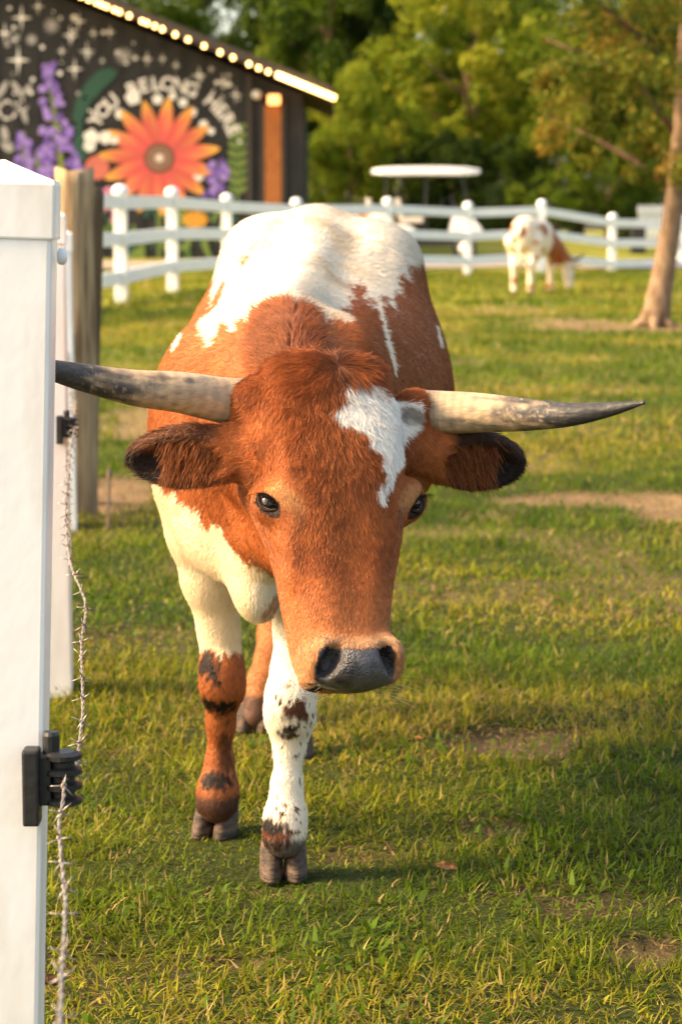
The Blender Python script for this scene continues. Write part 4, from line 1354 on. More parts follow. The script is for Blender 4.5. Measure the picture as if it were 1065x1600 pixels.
# ---- coat
RUST = np.array([0.385, 0.112, 0.032]); RUST2 = np.array([0.29, 0.078, 0.022]); TAN = np.array([0.52, 0.25, 0.095])
WHITE = np.array([0.80, 0.71, 0.57]); DARK = np.array([0.016, 0.010, 0.008]); SLATE = np.array([0.045, 0.040, 0.040])
CREAM = np.array([0.72, 0.47, 0.26])
fpoly = lambda L, w=0.0: np.array([face_uv(*q, w) for q in L])
BLAZE = fpoly([(538, 588), (560, 592), (580, 586), (598, 602), (625, 597), (650, 602), (676, 616), (684, 634), (668, 646), (652, 662), (640, 684), (641, 704), (628, 726), (612, 752), (600, 772), (588, 794), (590, 762), (600, 735), (590, 712), (577, 690), (570, 670), (548, 660), (530, 652), (527, 640), (538, 622)])
PAD = fpoly([(498, 1016), (510, 1007), (528, 1012), (560, 1016), (590, 1011), (608, 1006), (619, 1020), (623, 1045), (616, 1068), (606, 1090), (516, 1090), (503, 1066), (495, 1040)])
bxz = lambda L, d: np.array([at(a, b, d)[[0, 2]] for a, b in L])
SADDLE = bxz([(300, 330), (318, 452), (322, 476), (340, 448), (336, 500), (352, 515), (365, 492), (380, 508), (392, 490), (406, 484), (410, 470), (450, 455), (492, 478), (494, 498), (510, 483), (530, 480), (543, 489), (549, 452), (560, 446), (575, 470), (588, 475), (600, 470), (618, 484), (622, 462), (633, 470), (630, 438), (652, 455), (648, 420), (720, 430), (720, 150), (300, 150)], 4.62)


def coat(P, nr, jit=0.0):
    """colour of the coat at points P; jit moves the borders so that strands cross them raggedly"""
    n = len(P)
    u, v, w = head_uv(P)
    lo = vnoise(P, 9, 1); hi = vnoise(P, 60, 2); st_ = vnoise(P * np.array([1, 0.25, 0.25]), 120, 3)
    col = RUST[None] * (0.80 + 0.30 * lo + 0.25 * (hi - 0.5))[:, None]
    col = col + (RUST2 - RUST)[None] * (sm(0.45, 0.7, vnoise(P, 22, 4)) * 0.6)[:, None]
    is_head = (v > -0.10) & (v < 0.56) & (w > -0.24) & (np.abs(u) < 0.20) & (P[:, 1] < 3.80)
    mix = lambda c, k: col + (c[None] - col) * np.clip(k, 0, 1)[:, None]
    body = ~is_head
    # body: painted shade, darker brown, on our right, white saddle, white underside and legs
    flank_shade = sm(-0.02, 0.06, P[:, 0]) * sm(4.0, 4.3, P[:, 1]) * body
    col = mix(np.array([0.26, 0.075, 0.016]), flank_shade * 0.8)
    rag = 0.02 * (vnoise(P * np.array([1, 0.2, 0.15]), 70, 5) - 0.5) + 0.014 * (vnoise(P * np.array([1, 0.3, 0.2]), 160, 6) - 0.5)
    sd = poly_sd(SADDLE, P[:, 0], P[:, 2]) + rag + jit
    saddle = body & (P[:, 1] > 4.12) & (P[:, 2] > 0.80)
    col = np.where((saddle & (sd < 0))[:, None], WHITE[None] * 0.88 * (0.93 + 0.14 * (hi - 0.5))[:, None], col)
    for L, wd in (([(592, 478), (600, 520), (612, 566)], 0.0045), ([(692, 520), (697, 548)], 0.004), ([(375, 405), (366, 418)], -0.005), ([(300, 512), (292, 530)], 0.004)):
        p = bxz(L, 4.55)
        d = np.full(n, 9.0)
        for i in range(len(p) - 1):
            e = p[i + 1] - p[i]; t = np.clip(((P[:, 0] - p[i][0]) * e[0] + (P[:, 2] - p[i][1]) * e[1]) / (e @ e), 0, 1)
            d = np.minimum(d, np.hypot(P[:, 0] - p[i][0] - t * e[0], P[:, 2] - p[i][1] - t * e[1]))
        k = saddle & (d < abs(wd)) & (P[:, 1] > 4.15)
        col = np.where(k[:, None], (WHITE if wd > 0 else RUST)[None], col)
    # dirt on the saddle along the spine
    yel = np.array([0.62, 0.44, 0.25])
    k = (saddle & (sd < 0)) * sm(0.42, 0.75, vnoise(P, 16, 8)) * np.exp(-((P[:, 0] + 0.03) / 0.09) ** 2) * 0.6
    col = mix(yel, k)
    # our-left foreleg and chest
    z = P[:, 2]
    front = body & (P[:, 1] < 4.75) & (P[:, 1] > 3.80)
    edge = 0.655 - 0.62 * np.maximum(P[:, 0] + 0.30, -0.02)
    chest = front & (z < edge + rag * 1.5 + jit + 0.015 * (lo - 0.5)) & (z > 0.30)
    col = np.where(chest[:, None], WHITE[None] * (0.95 + 0.1 * hi)[:, None] * np.array([0.92, 0.85, 0.73])[None], col)
    legL = front & (P[:, 0] < -0.148) & (P[:, 1] > 4.16)
    legR = front & (P[:, 0] >= -0.148) & (P[:, 1] < 4.26)
    zl = at(345, 1018, 4.26)[2]
    brownL = legL & (z < zl + rag * 1.2 + jit)
    col = np.where(brownL[:, None], (np.array([0.33, 0.10, 0.03])[None] * (0.85 + 0.3 * lo)[:, None]), col)
    col = np.where((legR & (z < 0.52))[:, None], WHITE[None] * (0.97 + 0.06 * hi)[:, None], col)
    def spot(c, r, color, k0=1.0, zone=None, ns=40, amp=0.9):
        d = np.linalg.norm((P - c[None]) / np.array(r)[None], axis=1) + amp * (vnoise(P, ns, 9) - 0.5) + 0.9 * (vnoise(P * np.array([1, 1, 0.4]), 190, 10) - 0.5)
        k = sm(1.08, 0.62, d) * min(1.0, k0 * 1.15)
        if zone is not None: k = k * zone
        return mix(color, k)
    col = spot(at(330, 1040, 4.25), (0.026, 0.05, 0.030), DARK, 0.85, legL)
    col = spot(at(340, 1100, 4.25), (0.032, 0.05, 0.020), DARK, 0.9, legL)
    col = spot(at(352, 1172, 4.28), (0.014, 0.04, 0.05), DARK, 0.55, legL)
    col = spot(at(338, 1222, 4.28), (0.034, 0.05, 0.020), DARK, 0.85, legL)
    brn = np.array([0.10, 0.035, 0.014])
    col = spot(at(460, 1108, 4.0), (0.026, 0.06, 0.032), brn, 0.95, legR, 70, 1.3)
    col = spot(at(452, 1142, 4.0), (0.016, 0.06, 0.014), DARK, 0.8, legR, 70, 1.2)
    col = spot(at(432, 1298, 4.0), (0.030, 0.06, 0.030), np.array([0.16, 0.045, 0.014]), 1.0, legR, 30, 0.5)
    col = spot(at(428, 1288, 4.0), (0.022, 0.06, 0.014), DARK, 0.9, legR, 40, 0.8)
    fl = legR & (z < 0.33) & (vnoise(P, 130, 12) > 0.80) & (P[:, 0] > -0.11)
    col = np.where(fl[:, None], brn[None], col)
    # brisket tip pinkish
    col = spot(at(428, 952, 3.97), (0.022, 0.05, 0.025), np.array([0.50, 0.25, 0.13]), 0.8)
    # hind legs
    hind = body & (P[:, 1] >= 4.85) & (z < 0.62)
    col = np.where(hind[:, None], np.array([0.36, 0.13, 0.045])[None] * (0.85 + 0.3 * lo)[:, None], col)
    # coronet darkness above every hoof
    col = mix(DARK * 1.6, (body & (z < 0.095)) * sm(0.088, 0.072, z + 0.02 * (lo - 0.5)) * 0.85)
    # mane at the withers
    tuft = np.array([0.19, 0.055, 0.018])
    cT = at(449, 530, 4.18)
    d = np.sqrt(((P[:, 0] - cT[0]) / 0.056) ** 2 + ((P[:, 2] - cT[2]) / 0.068) ** 2) + 0.5 * (hi - 0.5) + 0.3 * (lo - 0.5)
    col = mix(tuft, sm(1.2, 0.35, d) * (P[:, 1] > 3.78) * (P[:, 1] < 4.45))
    # head
    H = is_head.astype(float)
    col = mix(np.array([0.20, 0.048, 0.014]), H * sm(0.09, 0.0, v) * 0.38)
    # paler muzzle, eye patches and cheeks
    col = mix(TAN * 0.92, H * sm(0.30, 0.43, v + 0.05 * (lo - 0.5)) * 0.26)
    nd = poly_sd(PAD, u, v)
    col = mix(CREAM * 0.80, H * sm(0.030, 0.004, nd + 0.010 * (lo - 0.5)) * (0.30 + 0.45 * sm(0.425, 0.40, v)) * (w > -0.14))
    for s, E, eu, ev, ew in EYE:
        qe = P - E[None]; ea, eb_ = qe @ EAX[s][0], qe @ EAX[s][1]
        d = np.sqrt(((ea - 0.018) / 0.050) ** 2 + ((eb_ + 0.022) / 0.020) ** 2) + 0.3 * (lo - 0.5)
        col = mix(TAN, H * sm(1.15, 0.35, d) * 0.72 * (np.linalg.norm(qe, axis=1) < 0.075))
        qe = P - E[None]; ea, eb_ = qe @ EAX[s][0], qe @ EAX[s][1]
        d = np.sqrt(((ea - 0.005) / 0.031) ** 2 + ((eb_ - 0.002) / 0.0150) ** 2) + 0.30 * (hi - 0.5)
        d3 = np.linalg.norm(qe, axis=1)
        col = mix(DARK, H * np.maximum(sm(1.02, 0.80, d) * (d3 < 0.042) * (qe @ ELK[s] > 0), sm(0.0245, 0.0225, d3)) * 0.97)
        d = np.sqrt(((u - eu + s * 0.026) / 0.014) ** 2 + ((v - ev - 0.034) / 0.020) ** 2)
        col = mix(np.array([0.12, 0.05, 0.02]), H * sm(1.1, 0.4, d) * 0.45)
    bz = poly_sd(BLAZE, u, v) + 0.010 * (vnoise(P * np.array([1, 1, 0.3]), 110, 15) - 0.5) + jit * 0.5
    bl = is_head & (bz < 0) & (w > -0.16)
    col = np.where(bl[:, None], np.array([0.90, 0.86, 0.79])[None] * (0.95 + 0.1 * (hi - 0.5))[:, None], col)
    uh, vh = face_uv(655, 636, -0.03)
    d = np.hypot((u - uh) / 0.024, (v - vh) / 0.018) + 0.9 * (vnoise(P, 90, 16) - 0.5)
    col = mix(np.array([0.22, 0.17, 0.12]), bl * sm(1.0, 0.5, d) * 0.8)
    up, vp = face_uv(527, 572, -0.02)
    d = np.hypot((u - up) / 0.012, (v - vp) / 0.035)
    col = mix(DARK, H * sm(1.0, 0.3, d) * 0.6)
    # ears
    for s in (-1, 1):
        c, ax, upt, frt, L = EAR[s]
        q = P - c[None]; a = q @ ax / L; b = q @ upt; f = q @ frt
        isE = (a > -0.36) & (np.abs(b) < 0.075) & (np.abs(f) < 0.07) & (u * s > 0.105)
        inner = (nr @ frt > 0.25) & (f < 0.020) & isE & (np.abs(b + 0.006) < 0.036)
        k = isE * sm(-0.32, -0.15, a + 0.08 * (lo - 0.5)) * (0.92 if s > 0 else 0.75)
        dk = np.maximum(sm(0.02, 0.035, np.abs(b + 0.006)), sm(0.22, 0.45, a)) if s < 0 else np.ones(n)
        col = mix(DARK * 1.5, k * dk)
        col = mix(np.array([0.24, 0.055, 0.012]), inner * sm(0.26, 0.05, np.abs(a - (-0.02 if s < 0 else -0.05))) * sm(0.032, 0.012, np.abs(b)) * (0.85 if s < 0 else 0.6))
        col = mix(DARK, inner * sm(0.03, 0.20, a) * sm(0.034, 0.018, np.abs(b + 0.012)) * 0.95)  # shade of the ear hollow painted into the coat
    # nose pad
    k = H * sm(0.002, -0.003, nd) * (w > -0.068)
    col = mix(SLATE, k)
    for s, nu, nv in NOS:
        d = np.hypot((u - nu) / 0.014, (v - nv) / 0.026)
        col = mix(DARK * 0.6, H * sm(1.05, 0.7, d))
    return np.clip(col, 0.002, 0.9), nd, is_head


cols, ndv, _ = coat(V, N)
m_hide = mat('hide', attr='col', rough=0.62, spec=0.25, bump=(260, 0.25))
m_fur = mat('fur', attr='col', rough=0.50, spec=0.20)
m_pad = mat('nose_skin', (0.085, 0.075, 0.078), rough=0.27, spec=0.6, noise=(40, (0.025, 0.022, 0.022), 0.4, 0.6), bump=(300, 0.5))
m_horn = mat('horn', attr='col', rough=0.5, spec=0.3, bump=(90, 0.35, (0.4, 1, 1)))
m_hoof = mat('hoof', (0.115, 0.072, 0.048), rough=0.7, spec=0.25, noise=(38, (0.035, 0.026, 0.02), 0.38, 0.62, 9, (1, 1, 2.5)), bump=(45, 0.7, (0.7, 0.7, 5)))
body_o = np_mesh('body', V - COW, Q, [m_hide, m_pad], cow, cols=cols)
fn = np.mean(ndv[Q], axis=1); hv = head_uv(V[Q].mean(1))
padf = (fn < -0.001) & (hv[2] > -0.062) & (hv[1] > 0.40) & (V[Q][:, :, 1].mean(1) < 3.6)
body_o.data.polygons.foreach_set('material_index', padf.astype(np.int32))

# ---- fur
tri = np.concatenate([Q[:, [0, 1, 2]], Q[:, [0, 2, 3]]])
ta, tb, tcn = V[tri[:, 0]], V[tri[:, 1]], V[tri[:, 2]]
area = 0.5 * np.linalg.norm(np.cross(tb - ta, tcn - ta), axis=1)
cen = (ta + tb + tcn) / 3
uc, vc, wc = head_uv(cen)
hd = (vc > -0.08) & (vc < 0.55) & (wc > -0.22) & (cen[:, 1] < 3.85)
dens = np.where(hd, 620e3, np.where(cen[:, 1] < 4.5, 150e3, 70e3))
dens = np.where(wc > -0.10, dens, dens * np.where(hd, 0.5, 1.0))
dens = np.where((cen[:, 2] < 0.55) & ~hd, np.where(cen[:, 1] < 4.6, 240e3, 90e3), dens)
dens = np.where(cen[:, 2] < 0.052, 0, dens)
ncen = N[tri[:, 0]]
dens = np.where((ncen[:, 1] > 0.55) & (cen[:, 1] > 4.4), 8e3, dens)     # far side of the rump
prob = area * dens
cnt = rng.poisson(prob)
ti = np.repeat(np.arange(len(tri)), cnt)
r1, r2 = rng.random(len(ti)), rng.random(len(ti)); s1 = np.sqrt(r1)
wa, wb, wc_ = 1 - s1, s1 * (1 - r2), s1 * r2
RT = ta[ti] * wa[:, None] + tb[ti] * wb[:, None] + tcn[ti] * wc_[:, None]
NR = N[tri[ti, 0]] * wa[:, None] + N[tri[ti, 1]] * wb[:, None] + N[tri[ti, 2]] * wc_[:, None]
NR /= np.linalg.norm(NR, axis=1, keepdims=True) + 1e-9
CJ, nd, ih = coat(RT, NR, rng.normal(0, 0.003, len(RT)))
u, v, w = head_uv(RT)
keep = ~((nd < 0.001) & ih & (w > -0.066))
for s, E, eu, ev, ew in EYE:
    qe = RT - E[None]
    keep &= ~((np.hypot((qe @ EAX[s][0]) / 0.023, (qe @ EAX[s][1]) / 0.0115) < 1.0) & (np.linalg.norm(qe, axis=1) < 0.036) & (qe @ ELK[s] > 0))
RT, NR, CJ, nd, ih, u, v, w = (a[keep] for a in (RT, NR, CJ, nd, ih, u, v, w))
n = len(RT)
# combing: from a whorl high on the forehead, down the face; back and down on the body
up_, vp_ = face_uv(527, 575, -0.02)
fu, fv = u - up_, v - vp_
rr = np.hypot(fu, fv) + 1e-4
dh = HR[None] * (fu / rr * 0.55 + np.sign(u) * 0.15)[:, None] + HD[None] * (fv / rr * 0.8 + 0.25)[:, None]
db = np.zeros((n, 3)); db[:, 1] = 0.75; db[:, 2] = -0.65
side = np.sign(RT[:, 0] + 0.08); db[:, 0] = 0.15 * side
low = sm(0.62, 0.45, RT[:, 2]); db[:, 1] *= 1 - low * 0.8
D_ = np.where(ih[:, None], dh, db)
for s in (-1, 1):
    c, ax, upt, frt, L = EAR[s]
    q = RT - c[None]
    isE = (np.abs(q @ ax) < L * 0.62) & (np.abs(q @ upt) < 0.075) & (np.abs(q @ frt) < 0.06) & (u * s > 0.11)
    D_ = np.where(isE[:, None], ax[None] * 0.8 + NR * 0.25 - np.array([0, 0, 0.35])[None], D_)
    if s < 0: isEar = isE
    else: isEar = isEar | isE
wv = np.stack([vnoise(RT, 45, 20 + i) - 0.5 for i in range(3)], 1)
wv2 = np.stack([vnoise(RT, 120, 30 + i) - 0.5 for i in range(3)], 1)
amt = np.where(ih, 0.95 - 0.65 * sm(0.15, 0.35, v), 0.35)[:, None]
D_ = D_ / (np.linalg.norm(D_, axis=1, keepdims=True) + 1e-9) + wv * 1.3 * amt + wv2 * 1.0 * amt
D_ -= NR * np.sum(D_ * NR, 1, keepdims=True)
D_ /= np.linalg.norm(D_, axis=1, keepdims=True) + 1e-9
Ln = np.where(ih, 0.0175 - 0.0125 * sm(0.12, 0.36, v), 0.012)
Ln = np.where(ih, Ln + 0.010 * sm(0.09, 0.0, v) * sm(0.10, 0.05, np.abs(u)), Ln)
Ln = np.where(ih & (np.abs(u) > 0.075), Ln * 0.7, Ln)
for s, E, eu, ev, ew in EYE:
    Ln = np.where(ih, Ln * (0.30 + 0.70 * sm(0.03, 0.07, np.hypot(u - eu, v - ev))), Ln)
Ln = np.where(~ih & (RT[:, 2] < 0.62), 0.0070, Ln)
cT = at(449, 530, 4.18)
tf = sm(1.1, 0.8, np.sqrt(((RT[:, 0] - cT[0]) / 0.056) ** 2 + ((RT[:, 2] - cT[2]) / 0.068) ** 2)) * (RT[:, 1] > 3.78) * (RT[:, 1] < 4.45)
Ln = Ln + 0.022 * tf
Ln = np.where(isEar, np.where(NR @ HF > 0.45, 0.005, 0.014), Ln)
Ln = Ln * (0.65 + 0.7 * rng.random(n))
clump = 0.62 + 0.5 * vnoise(RT, 150, 40) + 0.34 * vnoise(RT, 330, 41)
wk = sm(0.35, 0.6, CJ[:, 1])
CJ = np.minimum(CJ * ((clump * (0.82 + 0.36 * rng.random(n))) * (1 - wk) + wk * (0.95 + 0.1 * rng.random(n)))[:, None], 0.92)
lift = np.where(ih, 0.26 - 0.10 * sm(0.15, 0.35, v), 0.14) + 0.40 * tf + np.where(isEar, 0.1, 0)
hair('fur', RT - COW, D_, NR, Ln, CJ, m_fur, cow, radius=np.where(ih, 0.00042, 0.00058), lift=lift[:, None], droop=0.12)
print('fur strands', n)
# long hairs inside the ears
for s in (-1, 1):
    c, ax, upt, frt, L = EAR[s]
    k = 900
    a = rng.uniform(-0.35, 0.25, k) * L; b = rng.uniform(-0.02, 0.045, k)
    roots = c[None] + ax[None] * a[:, None] + upt[None] * b[:, None] + frt[None] * 0.002
    dr = ax[None] * rng.uniform(0.1, 0.6, k)[:, None] - upt[None] * 0.9 + frt[None] * 0.35 + rng.normal(0, 0.15, (k, 3))
    cc = np.array([0.30, 0.085, 0.02])[None] * rng.uniform(0.3, 1.1, k)[:, None]
    h = hair('ear_hair', roots - COW, dr / np.linalg.norm(dr, axis=1, keepdims=True), np.repeat(frt[None], k, 0), rng.uniform(0.025, 0.05, k), cc, m_fur, cow, radius=0.0006, npt=5, lift=0.2, droop=0.25)
# lashes and whiskers
LR, LD, LNm, LL, LC = [], [], [], [], []
for s, E, eu, ev, ew in EYE:
    for i in range(46):
        t = i / 45 * 2 - 1
        LR.append(E + unit(ELK[s] + EAX[s][0] * t * 0.74 - EAX[s][1] * 0.36 * (1 - t * t)) * 0.0275); LD.append(ELK[s] * 0.8 + HR * (s * 0.5) - EAX[s][1] * rng.uniform(-0.35, 0.15) - EAX[s][0] * (0.3 - 0.3 * t))
        LNm.append(HF); LL.append(rng.uniform(0.010, 0.020)); LC.append(DARK)
for i in range(90):
    s = rng.choice([-1, 1]); LR.append(head(NC[0] + s * rng.uniform(0.03, 0.066), NC[1] + rng.uniform(-0.05, 0.04), -0.03 - rng.uniform(0, 0.03)))
    LD.append(HR * s + HF * 0.3 + HD * rng.uniform(-0.2, 0.7)); LNm.append(HR * s); LL.append(rng.uniform(0.012, 0.035)); LC.append(np.array([0.5, 0.35, 0.2]))
LD = np.array([unit(x) for x in LD])
hair('lashes', np.array(LR) - COW, LD, np.array(LNm), np.array(LL), np.array(LC), m_fur, cow, radius=0.0004, npt=5, lift=0.1)

# ---- eyes
m_eye = mat('eyeball', (0.006, 0.003, 0.002), rough=0.06, spec=0.45)
m_iris = mat('iris', (0.060, 0.024, 0.008), rough=0.08, spec=0.4)
m_lid = mat('eyelid_skin', (0.030, 0.018, 0.013), rough=0.75, spec=0.2)
m_rim = mat('pale_lid_rim', (0.26, 0.17, 0.12), rough=0.4, spec=0.4)
m_scl = mat('eye_white', (0.016, 0.009, 0.006), rough=0.2, spec=0.28)
for s, E, eu, ev, ew in EYE:
    look = unit(ELK[s] + HF * 0.12)
    a1 = unit(np.cross(look, HD)); a2 = np.cross(look, a1)
    c = E
    m = MB(); nl, ns_ = 20, 28; r0 = 0.0228
    for i in range(nl + 1):
        th = math.pi * i / nl
        for j in range(ns_):
            ph = 2 * math.pi * j / ns_
            m.v.append(tuple(c - COW + (look * math.cos(th) + (a1 * math.cos(ph) + a2 * math.sin(ph)) * math.sin(th)) * r0))
    for i in range(nl):
        for j in range(ns_):
            m.f.append((i * ns_ + j, (i + 1) * ns_ + j, (i + 1) * ns_ + (j + 1) % ns_, i * ns_ + (j + 1) % ns_))
            m.m.append(0 if i < 3 else 1 if i < 7 else 2)
    eb = m.build('eye', [m_eye, m_iris, m_scl], cow, smooth=True)
    # lids: an upper and a lower rim round the opening
    for nm, sg, h0, rr_, R_ in (('upper_eyelid', -1, 0.37, 0.0030, 0.0264), ('lower_eyelid', 1, 0.46, 0.0025, 0.0260), ('lower_eyelid_rim', 1, 0.40, 0.0012, 0.0238)):
        path, rad = [], []
        for k in range(19):
            t = -1 + 2 * k / 18
            q = unit(ELK[s] + EAX[s][0] * (t * 0.88) + EAX[s][1] * (sg * h0 * (1 - abs(t) ** 2.0) + 0.03))
            path.append(c + q * R_ - COW); rad.append(rr_ * (0.5 + 0.5 * (1 - t * t)))
        MB().tube(path, rad, 8).build(nm, m_rim if nm.endswith('rim') else m_lid, eb, smooth=True)

# ---- horns
def horn(px, rad, dark_from, seed):
    ctrl = np.array([at(*q) for q in px]); ts = np.linspace(0, 1, len(ctrl))
    _, P = catmull(ts, ctrl, 150); _, r = catmull(ts, np.array(rad), 150)
    m = MB(); nk = 40
    m.tube([p - COW for p in P], list(np.maximum(r, 0.003)), nk)
    o = m.build('horn', m_horn, cow, smooth=True)
    vv = np.array(m.v) + COW
    t = np.repeat(np.linspace(0, 1, 150), nk)
    ang = np.tile(np.arange(nk) / nk * 2 * math.pi, 150)
    gq_ = np.stack([t * 9, np.cos(ang) * 1.3, np.sin(ang) * 1.3], 1)       # long in the grain of the horn
    h1, h2 = vnoise(gq_, 1.0, seed), vnoise(gq_ * np.array([2.4, 2.6, 2.6]), 1.0, seed + 1)
    h3 = vnoise(gq_ * np.array([9, 7, 7]), 1.0, seed + 2); h4 = vnoise(vv, 230, seed + 3)
    k = sm(dark_from - 0.16, dark_from + 0.16, t + 0.34 * (h1 - 0.5) + 0.26 * (h2 - 0.5) + 0.10 * (h3 - 0.5))
    base = np.array([0.56, 0.39, 0.235])[None] * (0.72 + 0.40 * h1 + 0.25 * (h3 - 0.5))[:, None]
    base = base + (np.array([0.30, 0.24, 0.18])[None] - base) * (sm(0.5, 0.75, h2) * 0.5)[:, None]
    base = base * (1 - 0.5 * sm(0.22, 0.04, t)[:, None]) * (0.92 + 0.08 * np.sin(t * 150))[:, None]
    dk = np.array([0.034, 0.032, 0.032])[None] * (0.55 + 0.8 * h2 + 0.4 * h4)[:, None]
    flake = sm(0.60, 0.72, h3) * (t > dark_from - 0.12) * sm(dark_from + 0.28, dark_from + 0.05, t) * sm(0.3, 0.6, h4)
    dk = dk + (np.array([0.27, 0.21, 0.15])[None] - dk) * flake[:, None]
    c = base + (dk - base) * k[:, None]
    ca = o.data.color_attributes.new('col', 'FLOAT_COLOR', 'POINT')
    cc = np.ones((len(vv), 4), np.float32); cc[:, :3] = c
    ca.data.foreach_set('color', cc.ravel())
    return o
horn([(388, 630, 3.615), (350, 626, 3.60), (280, 613, 3.56), (210, 606, 3.53), (140, 592, 3.50), (78, 577, 3.47), (30, 562, 3.44)], [0.038, 0.0345, 0.0305, 0.0265, 0.021, 0.0145, 0.004], 0.52, 50)
horn([(655, 646, 3.66), (690, 645, 3.66), (750, 645, 3.64), (820, 648, 3.61), (890, 648, 3.57), (955, 639, 3.54), (1006, 629, 3.51)], [0.036, 0.0335, 0.0300, 0.0245, 0.0175, 0.0105, 0.0022], 0.46, 60)

# ---- hooves: two claws to a foot
def foot(px, py, d, w, yaw, h=0.062, name_d=0.0):
    c = at(px, py, d)
    for s in (-1, 1):
        m = MB(); rows = []
        prof = [(0.0, 0.97, 0.96), (0.004, 1.03, 1.02), (0.016, 1.04, 1.0), (0.030, 1.0, 0.90), (0.046, 0.93, 0.78), (0.056, 0.84, 0.66), (0.060, 0.5, 0.4)]
        nk = 16
        for z, kw, kl in prof:
            for k in range(nk):
                a = 2 * math.pi * k / nk
                x = math.cos(a) * w * 0.5 * kw; y = math.sin(a) * w * 0.85 * kl
                if y < 0: y *= 1.25; x *= (1 - 0.25 * (y / (w * 1.06)) ** 2)
                lean = z * 0.55
                xx = s * (w * 0.505) + x * 0.96 - s * 0.06 * -y * 0; yy = y + lean
                m.v.append((xx * math.cos(yaw) - yy * math.sin(yaw), xx * math.sin(yaw) + yy * math.cos(yaw), z))
        for i in range(len(prof) - 1):
            for k in range(nk):
                m.f.append((i * nk + k, i * nk + (k + 1) % nk, (i + 1) * nk + (k + 1) % nk, (i + 1) * nk + k)); m.m.append(0)
        m.f.append(tuple(reversed(range(nk)))); m.m.append(0)
        m.f.append(tuple((len(prof) - 1) * nk + k for k in range(nk))); m.m.append(0)
        o = m.build('hoof_claw', m_hoof, cow, smooth=True)
        o.location = (c[0] - COW[0], c[1] - COW[1], 0.002)
foot(334, 1312, 4.308, 0.041, -0.25)
foot(443, 1370, 4.018, 0.041, 0.05)
foot(398, 1152, 5.25, 0.044, -0.1)
foot(457, 1195, 4.95, 0.044, 0.0)
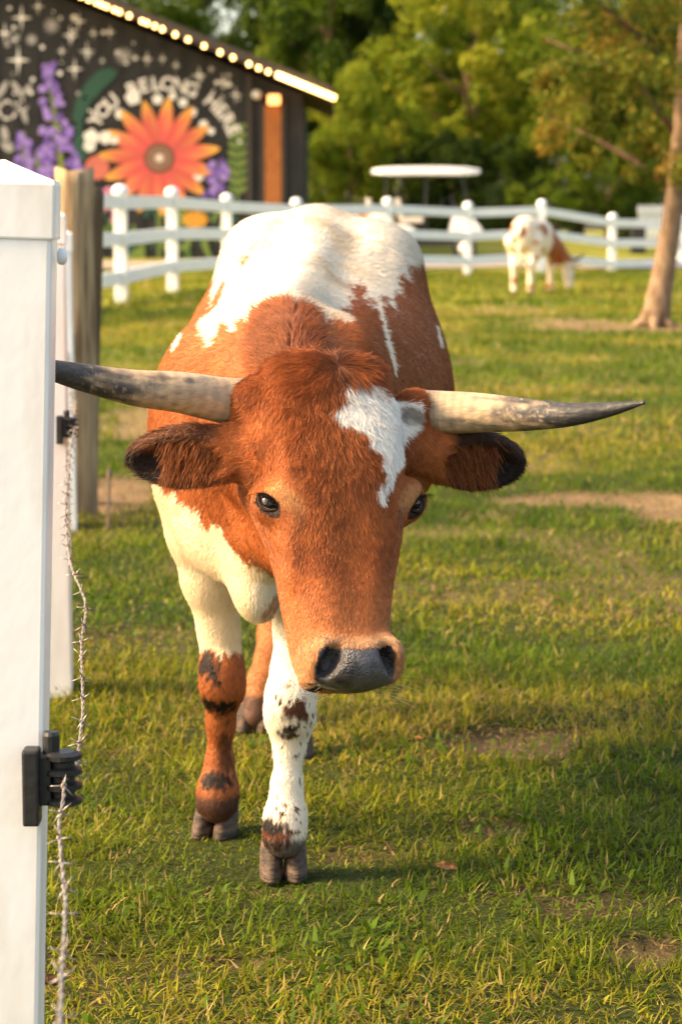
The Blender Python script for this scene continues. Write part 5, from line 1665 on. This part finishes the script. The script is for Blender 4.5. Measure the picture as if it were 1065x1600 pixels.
# ------------------------------------------------------------------ far cattle (out of focus)
def far_cow(label, loc, rz, scale, grazing, seed, patches):
    """body along +Y (head end), feet at z = 0, built at real size then scaled"""
    root = thing('spotted_cow', label, 'cow', loc, (0, 0, rz), 'far cattle')
    Fd = Field(np.arange(-0.36, 0.64, 0.016), np.arange(-0.95, 1.45, 0.016), np.arange(-0.03, 1.45, 0.016))
    Fd.add(loft_fun((0, 0, 0), (1, 0, 0), (0, 1, 0), (0, 0, 1), [(-0.72, 0, 0.92, 0.16, 0.22, 0.24), (-0.5, 0, 0.90, 0.24, 0.28, 0.28), (-0.1, 0, 0.84, 0.29, 0.29, 0.32), (0.3, 0, 0.86, 0.24, 0.27, 0.30), (0.55, 0, 0.86, 0.16, 0.22, 0.24)], 2.3, 0.08, 0.1), (-0.35, -0.85, 0.45), (0.35, 0.7, 1.25), 0.03)
    for s in (-1, 1):
        k = 0.06 * s
        Fd.chain([(0.16 * s, 0.42, 0.75), (0.15 * s, 0.43 + k, 0.50), (0.14 * s, 0.43 + k, 0.30), (0.14 * s, 0.43 + k, 0.06)], [0.10, 0.065, 0.045, 0.05], 0.03)
        Fd.chain([(0.17 * s, -0.55, 0.80), (0.16 * s, -0.50 - k, 0.60), (0.15 * s, -0.68 - k, 0.42), (0.14 * s, -0.66 - k, 0.06)], [0.14, 0.10, 0.05, 0.05], 0.03)
    hd_ = np.array([0.40, 0.66, 0.12]) if grazing else np.array([0.0, 1.10, 1.05])
    nk = np.array([0, 0.55, 0.92])
    pl = nk + (np.array([0.36, 0.70, 0.46]) - nk) if grazing else np.array([0, 0.92, 1.22])
    Fd.chain([nk, (nk + pl) / 2, pl], [0.18, 0.14, 0.11], 0.05)
    Fd.chain([pl, (pl + hd_) / 2, hd_], [0.10, 0.085, 0.062], 0.03)
    fw = unit(hd_ - pl)
    for s in (-1, 1):
        Fd.ell(pl + np.array([0.15 * s, 0, -0.01]), (0.09, 0.03, 0.045), k=0.02)
    Fd.chain([(0, -0.76, 1.05), (0, -0.86, 0.92), (0, -0.86, 0.45)], [0.04, 0.03, 0.025], 0.03)
    Fd.ell((0, -0.45, 0.56), (0.10, 0.12, 0.08), k=0.05)
    v, q = Fd.skin(); v = smooth_mesh(v, q, 2)
    wht, rst = np.array([0.74, 0.62, 0.48]), np.array([0.30, 0.085, 0.025])
    c = np.repeat(wht[None], len(v), 0) * (0.9 + 0.2 * vnoise(v, 20, seed))[:, None]
    for (x, y, z), r in patches:
        d = np.linalg.norm((v - np.array([x, y, z])) / np.array(r), axis=1) + 0.5 * (vnoise(v, 9, seed + 1) - 0.5)
        c = c + (rst - c) * sm(1.05, 0.9, d)[:, None]
    sp = (vnoise(v, 9, seed + 2) + 0.25 * (vnoise(v, 30, seed + 3) - 0.5) > 0.69)
    c = np.where(sp[:, None], rst[None] * 1.2, c)
    np_mesh('body', v, q, m_hide, root, cols=c)
    for s in (-1, 1):
        b = pl + np.array([0.08 * s, 0, 0.05])
        MB().tube([b, b + np.array([0.12 * s, 0.0, 0.03]), b + np.array([0.20 * s, 0.02, 0.12])], [0.028, 0.02, 0.004], 8).build('horn', m_hoof, root, smooth=True)
        k = 0.06 * s
        for x, y in ((0.14 * s, 0.43 + k), (0.14 * s, -0.66 - k)):
            MB().lathe([(0.055, 0), (0.056, 0.02), (0.044, 0.07)], 12, (x, y, 0)).build('hoof', m_hoof, root, smooth=True)
    root.scale = (scale,) * 3
    return root


c1 = on_ground(838, 461)
far_cow('small white cow with rust patches grazing in front of the far fence', (c1[0], c1[1] + 0.55, float(ground_z(c1[0], c1[1]))), math.radians(-19), 0.78, True, 5,
        [((0.27, 0.46, 0.80), (0.24, 0.40, 0.34)), ((0.30, 0.66, 0.66), (0.22, 0.22, 0.22)), ((-0.22, -0.6, 1.0), (0.14, 0.18, 0.12)), ((0.04, -0.76, 0.95), (0.06, 0.10, 0.08)), ((-0.12, -0.8, 0.82), (0.07, 0.10, 0.07)), ((0.24, -0.3, 1.0), (0.12, 0.16, 0.12))])
c2 = at(556, 420, 47.5)
far_cow('white cow with a rust side patch behind the far fence by the golf cart', (c2[0], 47.5, float(ground_z(c2[0], 47.5))), math.radians(82), 0.85, False, 9,
        [((0.0, -0.18, 1.0), (0.4, 0.16, 0.40)), ((0, 0.6, 0.9), (0.3, 0.2, 0.2))])
